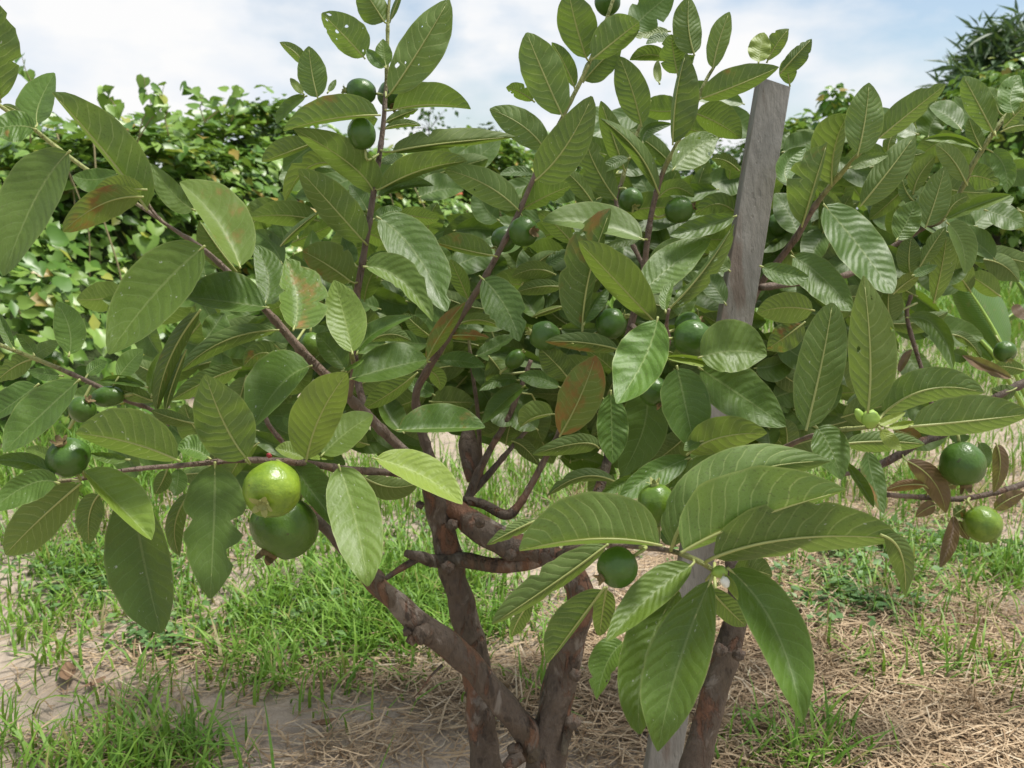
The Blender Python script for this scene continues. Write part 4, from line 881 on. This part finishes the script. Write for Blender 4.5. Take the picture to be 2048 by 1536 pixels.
def leaf(base, mid, tip, wl, wr, code, d, lo, hi, yel=0, bro=0, hol=0, bri=.5, tat=False, only=False):
    L2 = np.hypot(*(mid-base))+np.hypot(*(tip-mid)); ctl = 2*mid-(base+tip)/2; side, m = code[0], d/FPX
    W = max(wl, wr, .20*L2); tilt = TILT[code]*(1+rnd.uniform(-.25, .25)); sg = -1 if side == 't' else 1
    ph1, ph2, am = rnd.uniform(0, 6.3), rnd.uniform(0, 6.3), rnd.uniform(.04, .13)*W; k1 = rnd.uniform(5, 11); seed = rnd.uniform(0, 100); pk = rnd.uniform(.78, 1.02); ex = rnd.uniform(.48, .66); tp = rnd.uniform(.08, .42)
    bow = rnd.uniform(-.02, .15)*L2
    pts, uv = [], []; cy = (base[1]+2*mid[1]+tip[1])/4
    lim = lambda y: max(-1.15*90, min(1.15*90, y))
    def at(s, v):
        c = (1-s)**2*base+2*s*(1-s)*ctl+s*s*tip; t = 2*(1-s)*(ctl-base)+2*s*(tip-ctl); t = t/max(np.hypot(*t), 1e-6); n = np.array([t[1], -t[0]])
        f = max(0, math.sin(math.pi*min(1, s**pk)))**ex*(1 if s < .75 else 1-tp*((s-.75)/.25)**1.5)
        wv = wl if v < 0 else wr; a = abs(v); f *= 1+.06*noise.noise(Vector((s*8, seed, 1 if v > 0 else 5)))*a
        if tat: f *= 1-.45*a*max(0, noise.noise(Vector((s*9, seed, 2 if v > 0 else 8)))-.12)*(s > .4)*2
        p = c+(n if v < 0 else -n)*(wv*a*f); dz = sg*math.sqrt(max(0, W*W-wv*wv))*.75*(a**1.25)*f*m
        dz += sg*.10*W*m*(a-a*a*.6)*f                                              # shallow keel along the midrib
        dz += am*m*a*f*math.sin(k1*s*2+ph1+(0 if v < 0 else 2))+.5*am*m*math.sin(5*s+ph2)
        dz += (.5-(2*s-1)**2)*bow*m*(-1 if side == 'u' else 1)*.6
        dz += (-1 if side == 't' else 1)*tilt*lim(p[1]-cy)*m
        return P(p[0], p[1], d+dz)
    for i in range(NS+1):
        s = i/NS; s = .002+s*.996
        for j in range(-NH, NH+1): pts.append(at(s, j/NH)); uv.append((s, .5+.5*j/NH))
    F = []; nc = 2*NH+1
    for i in range(NS):
        for j in range(2*NH):
            a = i*nc+j; q = (a, a+1, a+nc+1, a+nc); F.append(q if side == 't' else q[::-1])
    nb = len(F)
    # petiole to the twig, carried on as the raised midrib below the blade
    dist, k, i = nearest(base, lo, hi); parent, line = BR[k]; b3 = at(.0, 0)
    view = (b3-CAMP).normalized(); off = -1 if side == 'u' else 1; r0 = max(.0011, min(.0021, .0105*L2*m))
    dirn = (at(.08, 0)-b3).normalized(); e3 = P(line[i][0], line[i][1], line[i][2])
    if dist > 40 or (e3-b3).length > .045 or (b3-e3).normalized().dot(dirn) < .15: e3 = b3-dirn*.003
    q1 = b3-dirn*min(.012, (e3-b3).length*.4)
    ln = [tuple(e3), tuple(q1*.5+(e3*.5+b3*.5)*.5), tuple(b3)]; rr = [r0*1.0, r0*.95, r0*.95]
    for s in np.linspace(.05, .93, 14): ln.append(tuple(at(s, 0)+view*(off*(r0*(1-s)*.55+.0002)))); rr.append(r0*(1-.85*s)*(.95 if side == 'u' else .6))
    tv, tf = tube(ln, rr, 6); o0 = len(pts)
    V = pts+tv; F += [tuple(a+o0 for a in f) for f in tf]; uv += [(.5, .5)]*len(tv)
    if only: return V, F, uv, nb
    o = mesh('leaf', V, F, [M['leafh' if hol else 'leaf'], M['rib']], parent, origin=b3, uv=uv)
    o.data.polygons.foreach_set('material_index', [0]*nb+[1]*(len(F)-nb)); o.color = (yel, bri, bro, hol)
d_ = lambda q: float(q[7])
def plant(table, lo, hi):
    for row in table.strip().splitlines():
        q = row.split(); t = q[0]; b, m_, e = (px(t, s) for s in q[1:4]); k = 1 if t == 'F' else 560/1536
        kw = {}
        for s in q[8:]:
            if s == 'T': kw['tat'] = True
            else: kw[{'y': 'yel', 'b': 'bro', 'h': 'hol', 'g': 'bri'}[s[0]]] = float(s[1:])
        kw['bri'] = kw.get('bri', .5)*(1+rnd.uniform(-.16, .18))*{'ul': 1.22, 'tl': 1.1}.get(q[6], 1); kw['yel'] = kw.get('yel', 0)+rnd.choice([0, .02, .05, .10, .20])
        if 'hol' not in kw and rnd.random() < .10 and d_(q) < .97: kw['hol'] = 1
        if 'tat' not in kw and rnd.random() < .22: kw['tat'] = True
        if 'bro' not in kw and rnd.random() < .07: kw['bro'] = rnd.uniform(.14, .24)
        leaf(b, m_, e, float(q[4])*k*1.06, float(q[5])*k*1.06, q[6], float(q[7]), lo, hi, **kw)
plant(LEAVES, 0, NB1); plant(LEAVES2, NB1, len(BR))
# more leaves deeper in the crown, past the ones that can be told apart
AV, AF, AU, AM = [], [], [], []
for (x0, y0, x1, y1, n) in ((540, 540, 1000, 840, 80), (880, 430, 1250, 760, 70), (1180, 360, 1560, 720, 75), (1560, 400, 1900, 660, 60), (1480, 640, 1760, 900, 34), (560, 280, 760, 540, 20), (200, 540, 560, 900, 45), (1130, 680, 1560, 900, 34), (1750, 250, 2060, 460, 30), (560, 600, 1560, 860, 110), (640, 320, 1300, 620, 50), (1180, 200, 1540, 480, 34), (1300, 640, 1560, 960, 30), (850, 740, 1250, 870, 44), (1120, 850, 1330, 930, 16), (560, 820, 860, 900, 16), (350, 880, 700, 960, 14), (1560, 300, 1760, 520, 24), (1560, 600, 1820, 860, 26), (1800, 420, 2060, 600, 12)):
    for _ in range(n):
        b = np.array([rnd.uniform(x0, x1), rnd.uniform(y0, y1)]); a = rnd.uniform(0, 6.3); l = rnd.uniform(80, 140); h = np.array([math.cos(a), math.sin(a)*.7]); e = b+h*l; m_ = (b+e)/2+np.array([-h[1], h[0]])*rnd.uniform(-14, 14)
        v, f, u, nb = leaf(b, m_, e, rnd.uniform(14, 34), rnd.uniform(18, 36), rnd.choice(['tm', 'tl', 'td', 'ud', 'um']), rnd.uniform(1.04, 1.32), 0, NB1, only=True)
        o0 = len(AV); AV += v; AF += [tuple(q+o0 for q in ff) for ff in f]; AU += u; AM += [0]*nb+[1]*(len(f)-nb)
im = M['leaf'].copy(); im.name = 'guava_leaf_inner'
for nd in im.node_tree.nodes:
    if nd.type == 'BUMP': nd.inputs['Strength'].default_value = .12
o = mesh('inner_leaves', AV, AF, [im, M['rib']], TREE, origin=WORLD[TREE.name], uv=AU); o.data.polygons.foreach_set('material_index', AM); o.color = (.05, .48, 0, 0); tag(o, kind='stuff')

# ------------------------------------------------------------------ guavas
# x, y, radius px, distance, axis towards the calyx (image right, image down, towards viewer), elongation, yellowness, calyx: g green b brown
FRUIT = [(722, 184, 26, .955, (-1, -.05, .2), 1.2, .0, 'g'), (782, 190, 27, .985, (.2, .8, .3), 1.05, 0, 'b'), (724, 268, 28, .92, (-.2, -1, .1), 1.14, 0, 'g'), (1047, 463, 30, .93, (.6, .15, .75), 1.02, 0, 'b'), (1008, 478, 25, .965, (-.5, .6, .2), 1.05, 0, 'g'),
 (1262, 400, 24, 1.02, (.1, .4, .4), 1.05, .02, 'g'), (1358, 421, 26, 1.0, (1, -.3, .1), 1.12, .02, 'b'), (1556, 452, 24, 1.10, (.1, .6, .1), 1.1, .02, 'g'), (1546, 494, 30, 1.11, (.2, .8, .1), 1.1, 0, 'g'), (1090, 672, 30, .90, (-1, -.25, .15), 1.08, 0, 'g'),
 (1222, 648, 31, .885, (.85, -.5, .15), 1.05, 0, 'g'), (1384, 676, 37, .80, (1, -.02, .1), 1.05, 0, 'g'), (1376, 650, 26, .86, (1, -.35, 0), 1.05, .02, 'b'), (1308, 782, 30, .80, (.3, .8, .3), 1.05, 0, 'b'),
 (545, 978, 57, .715, (-.08, .42, .85), 1.02, .78, 'y'), (568, 1052, 68, .80, (-.42, .85, .25), .94, .10, 'b'), (137, 915, 41, .705, (-.1, -.8, .55), .95, 0, 'b'), (164, 819, 26, .80, (.45, -.5, .2), 1.0, .05, 'b'), (216, 793, 21, .82, (-1, .1, .1), 1.55, .05, 'g'),
 (622, 690, 25, .90, (.1, .9, .2), 1.05, .22, 'b'), (1313, 1010, 38, .66, (-.12, -1, .15), 1.17, .30, 'g'), (1235, 1134, 41, .615, (-.85, .5, .25), 1.0, .0, 'f'), (1030, 719, 17, 1.02, (.6, -.6, .1), 1.35, .05, 'g'), (1215, 4, 26, .96, (-.2, -.8, .2), 1.05, .02, 'g'), (1340, 1070, 20, .72, (.2, .8, .1), 1.05, 0, 'b'), (1437, 1215, 15, .68, (.1, .9, .2), 1.05, 0, 'b')]
FRUIT2 = [(1925, 928, 43, 1.10, (.1, .95, .1), 1.07, .03, 'b'), (1965, 1048, 36, 1.12, (.5, .85, .1), 1.02, .50, 'g'), (2010, 703, 21, 1.10, (.1, .6, .4), 1.0, .02, 'g'), (1793, 627, 14, 1.10, (-.6, .3, .3), 1.0, .02, 'g')]
def fruit(root, lo, hi, x, y, r, d, ax, el, yel, cal):
    c = P(x, y, d); R = r*d/FPX; A = (RT*ax[0]-UP*ax[1]-FWD*ax[2]).normalized(); N = A.orthogonal().normalized(); B = A.cross(N); V, F = [], []; nu, nv = 30, 22; sd_ = rnd.uniform(0, 50)
    for i in range(nv+1):
        th = math.pi*i/nv; z = -math.cos(th); rr = math.sin(th)*(1+.10*(-z if z < 0 else -.12*z)*-.5)           # stalk end a little narrower
        zz = z*el - (.09*math.exp(-((z-1)/.07)**2))*1.0 - (-.05*math.exp(-((z+1)/.06)**2))
        for j in range(nu):
            a = 2*math.pi*j/nu; D = N*math.cos(a)+B*math.sin(a); q = D*rr+A*zz; k = 1+.035*noise.noise(q*1.6+Vector((sd_, 0, 0)))+.012*noise.noise(q*5+Vector((sd_, 9, 0)))+.012*math.cos(5*a+sd_)*abs(rr)
            V.append(c+q*(R*k))
    for i in range(nv):
        for j in range(nu): p, q = i*nu+j, i*nu+(j+1) % nu; F.append((p, q, q+nu, p+nu))
    o = mesh('fruit', V, F, M['fruit'], root, origin=c); o.color = (yel, .5, 0, 0)
    # calyx: rim and five sepals
    e = c+A*(R*(el-.06)); V, F = [], []; rim = R*(.20 if cal != 'b' else .24); n = 20
    for i, (rk, hk) in enumerate(((.35, -.02), (.75, .02), (1.0, .11), (1.12, .04), (1.0, -.1))):
        for j in range(n):
            a = 2*math.pi*j/n; D = N*math.cos(a)+B*math.sin(a); V.append(e+D*rim*rk+A*R*(hk+.025*math.sin(j*2.3+i)))
    for i in range(4):
        for j in range(n): p, q = i*n+j, i*n+(j+1) % n; F.append((p, q, q+n, p+n))
    F.append(tuple(range(n-1, -1, -1)))
    for k in range(5):
        a0 = 2*math.pi*k/5+sd_; op = rnd.uniform(.15, .9); ln = R*rnd.uniform(.26, .42)*(1.3 if cal == 'f' else 1); b0 = len(V)
        for s, wv in ((0, .62), (.4, .58), (.75, .36), (1, .03)):
            D = N*math.cos(a0)+B*math.sin(a0); Sd = -N*math.sin(a0)+B*math.cos(a0); cc = e+D*(rim*.92+ln*s*math.sin(op*1.2))+A*(R*.08+ln*s*math.cos(op*1.2)-.2*ln*s*s)
            for t in (-1, 0, 1): V.append(cc+Sd*(rim*wv*t)+(D*-.1*rim if t == 0 else D*0))
        for s in range(3):
            for t in range(2): p = b0+s*3+t; F.append((p, p+1, p+4, p+3))
    mesh('calyx', V, F, M['calyx_green' if cal in 'gy' else 'calyx'], o)
    # stalk to the nearest twig
    s0 = c-A*(R*(el-.08)); dist, k, i = nearest((x-ax[0]*r*1.3, y-ax[1]*r*1.3), lo, hi); ln_ = BR[k][1][i]; t3 = P(ln_[0], ln_[1], ln_[2])
    if (t3-s0).length > .06: t3 = s0-A*.03+(t3-s0).normalized()*.025
    L_ = smoothline([tuple(s0), tuple(s0-A*min(.012, (t3-s0).length*.4)), tuple(t3)], .004); v, f = tube(L_, [max(.0014, R*.075)]*len(L_), 7); mesh('stalk', v, f, M['rib'], o)
for q in FRUIT: fruit(TREE, 0, NB1, *q)
for q in FRUIT2: fruit(TREE2, NB1, len(BR), *q)
# shoot tips and buds
def blob(name, x, y, d, rx, ry, mat, parent, rot=0):
    c = P(x, y, d); bm = bmesh.new(); bmesh.ops.create_icosphere(bm, subdivisions=3, radius=1); V = []
    for v in bm.verts:
        q = v.co*(1+.18*noise.noise(v.co*2+Vector((x, y, 0)))); a, b = q.x*rx, q.z*ry; V.append(c+(RT*(a*math.cos(rot)-b*math.sin(rot))+UP*(a*math.sin(rot)+b*math.cos(rot))+FWD*q.y*min(rx, ry))*(d/FPX))
    F = [tuple(q.index for q in f.verts) for f in bm.faces]; bm.free(); mesh(name, V, F, mat, parent)
blob('bud', 1440, 1144, .625, 16, 13, M['bud'], TREE); blob('bud', 1450, 1164, .615, 9, 12, M['white'], TREE, .4); blob('bud', 1742, 838, .64, 17, 19, M['bud'], TREE); blob('bud', 1720, 832, .645, 9, 16, M['bud'], TREE, .5)
for q in (('F', 1448, 1150, 1462, 1170, 1476, 1200, 9, 9, .615),): leaf(np.array(q[1:3]), np.array(q[3:5]), np.array(q[5:7]), q[7], q[8], 'tl', q[9], 0, NB1, yel=.7, bri=.6)
def scrap():
    c = P(538, 911, .765); V, F = [], []; bm = bmesh.new(); bmesh.ops.create_icosphere(bm, subdivisions=2, radius=1)
    V = [c+Vector(v.co)*(.0022*(1+.9*noise.noise(v.co*3))) for v in bm.verts]; F = [tuple(q.index for q in f.verts) for f in bm.faces]; bm.free()
    tag(mesh('red_scrap', V, F, M['red']), 'tiny red scrap on the twig above the yellow-green guava', 'scrap')
scrap()

# ------------------------------------------------------------------ broad-leaved plant at the right
def broad():
    b = P(2180, 820, 1.5); root = empty('banana_plant', (b.x, b.y, 0), 'young plant with wide glossy leaves and yellow ribs at the right edge', 'plant')
    for (x0, y0, x1, y1, x2, y2, wl, wr, d, sd_) in ((2003, 690, 1960, 613, 1900, 530, 45, 45, 1.45, -1), (1992, 716, 1925, 652, 1818, 597, 30, 8, 1.40, 1), (2100, 640, 2050, 620, 2000, 650, 14, 12, 1.7, 1), (2090, 690, 2060, 600, 2030, 560, 10, 12, 1.8, -1)):
        base, mid_, tip = np.array([x0, y0]), np.array([x1, y1]), np.array([x2, y2]); ctl = 2*mid_-(base+tip)/2; V, F, U = [], [], []; n = 24; m = d/FPX
        for i in range(n+1):
            s = i/n; c = (1-s)**2*base+2*s*(1-s)*ctl+s*s*tip; t = 2*(1-s)*(ctl-base)+2*s*(tip-ctl); t /= np.hypot(*t); nn = np.array([t[1], -t[0]]); f = max(.02, math.sin(math.pi*min(1, .10+.89*s)))**.7
            for j in range(-4, 5):
                v = j/4; wv = (wl if v < 0 else wr)*(1+.05*noise.noise(Vector((s*9, v, d)))); U.append((s, .5+.5*v)); p = c+(nn if v < 0 else -nn)*wv*abs(v)*f; V.append(P(p[0], p[1], d+(-.25*abs(v)*wv*f*m*sd_)+.9*wv*m*(abs(v)**3)*f-.35*(p[1]-mid_[1])*m))
        for i in range(n):
            for j in range(8): a = i*9+j; F.append((a, a+9, a+10, a+1))
        mesh('leaf', V, F, M['broad'], root, uv=U)
        ln = [P(*((1-s)**2*base+2*s*(1-s)*ctl+s*s*tip), d-.004-.35*(((1-s)**2*base+2*s*(1-s)*ctl+s*s*tip)[1]-mid_[1])*m) for s in np.linspace(0, 1, 9)]
        st = [Vector((b.x, b.y, 0)), Vector((b.x, b.y, .12)), (Vector((b.x, b.y, .2))+ln[0])/2]
        v, f = tube(st+ln, [.006, .005, .004]+list(np.linspace(.0035, .001, 9)), 8); mesh('leaf_rib', v, f, M['bud'], root)
broad()
# low broad-leaved weeds on the ground
wp = sample([(1600, 1150, 1830, 1270, 120), (540, 1150, 700, 1260, 40), (220, 1230, 420, 1300, 40), (0, 1100, 400, 1200, 120), (1560, 1060, 2080, 1150, 150), (300, 1000, 900, 1100, 120), (1000, 1060, 1400, 1120, 60)])
wp = tufted(wp, 5, .015); wp[:, 2] += RNG.uniform(.005, .03, len(wp)); n = len(wp)
V, F, T = cloud(DIA_V, DIA_F, wp, np.column_stack([RNG.normal(0, .35, n), RNG.normal(0, .35, n), np.ones(n)]), RNG.uniform(.010, .026, n), RNG.normal(0, 1, (n, 3)))
tag(big('ground_weeds', V, F, M['weed'], tint=T), 'low broad-leaved weeds creeping over the ground', 'weeds', kind='stuff')
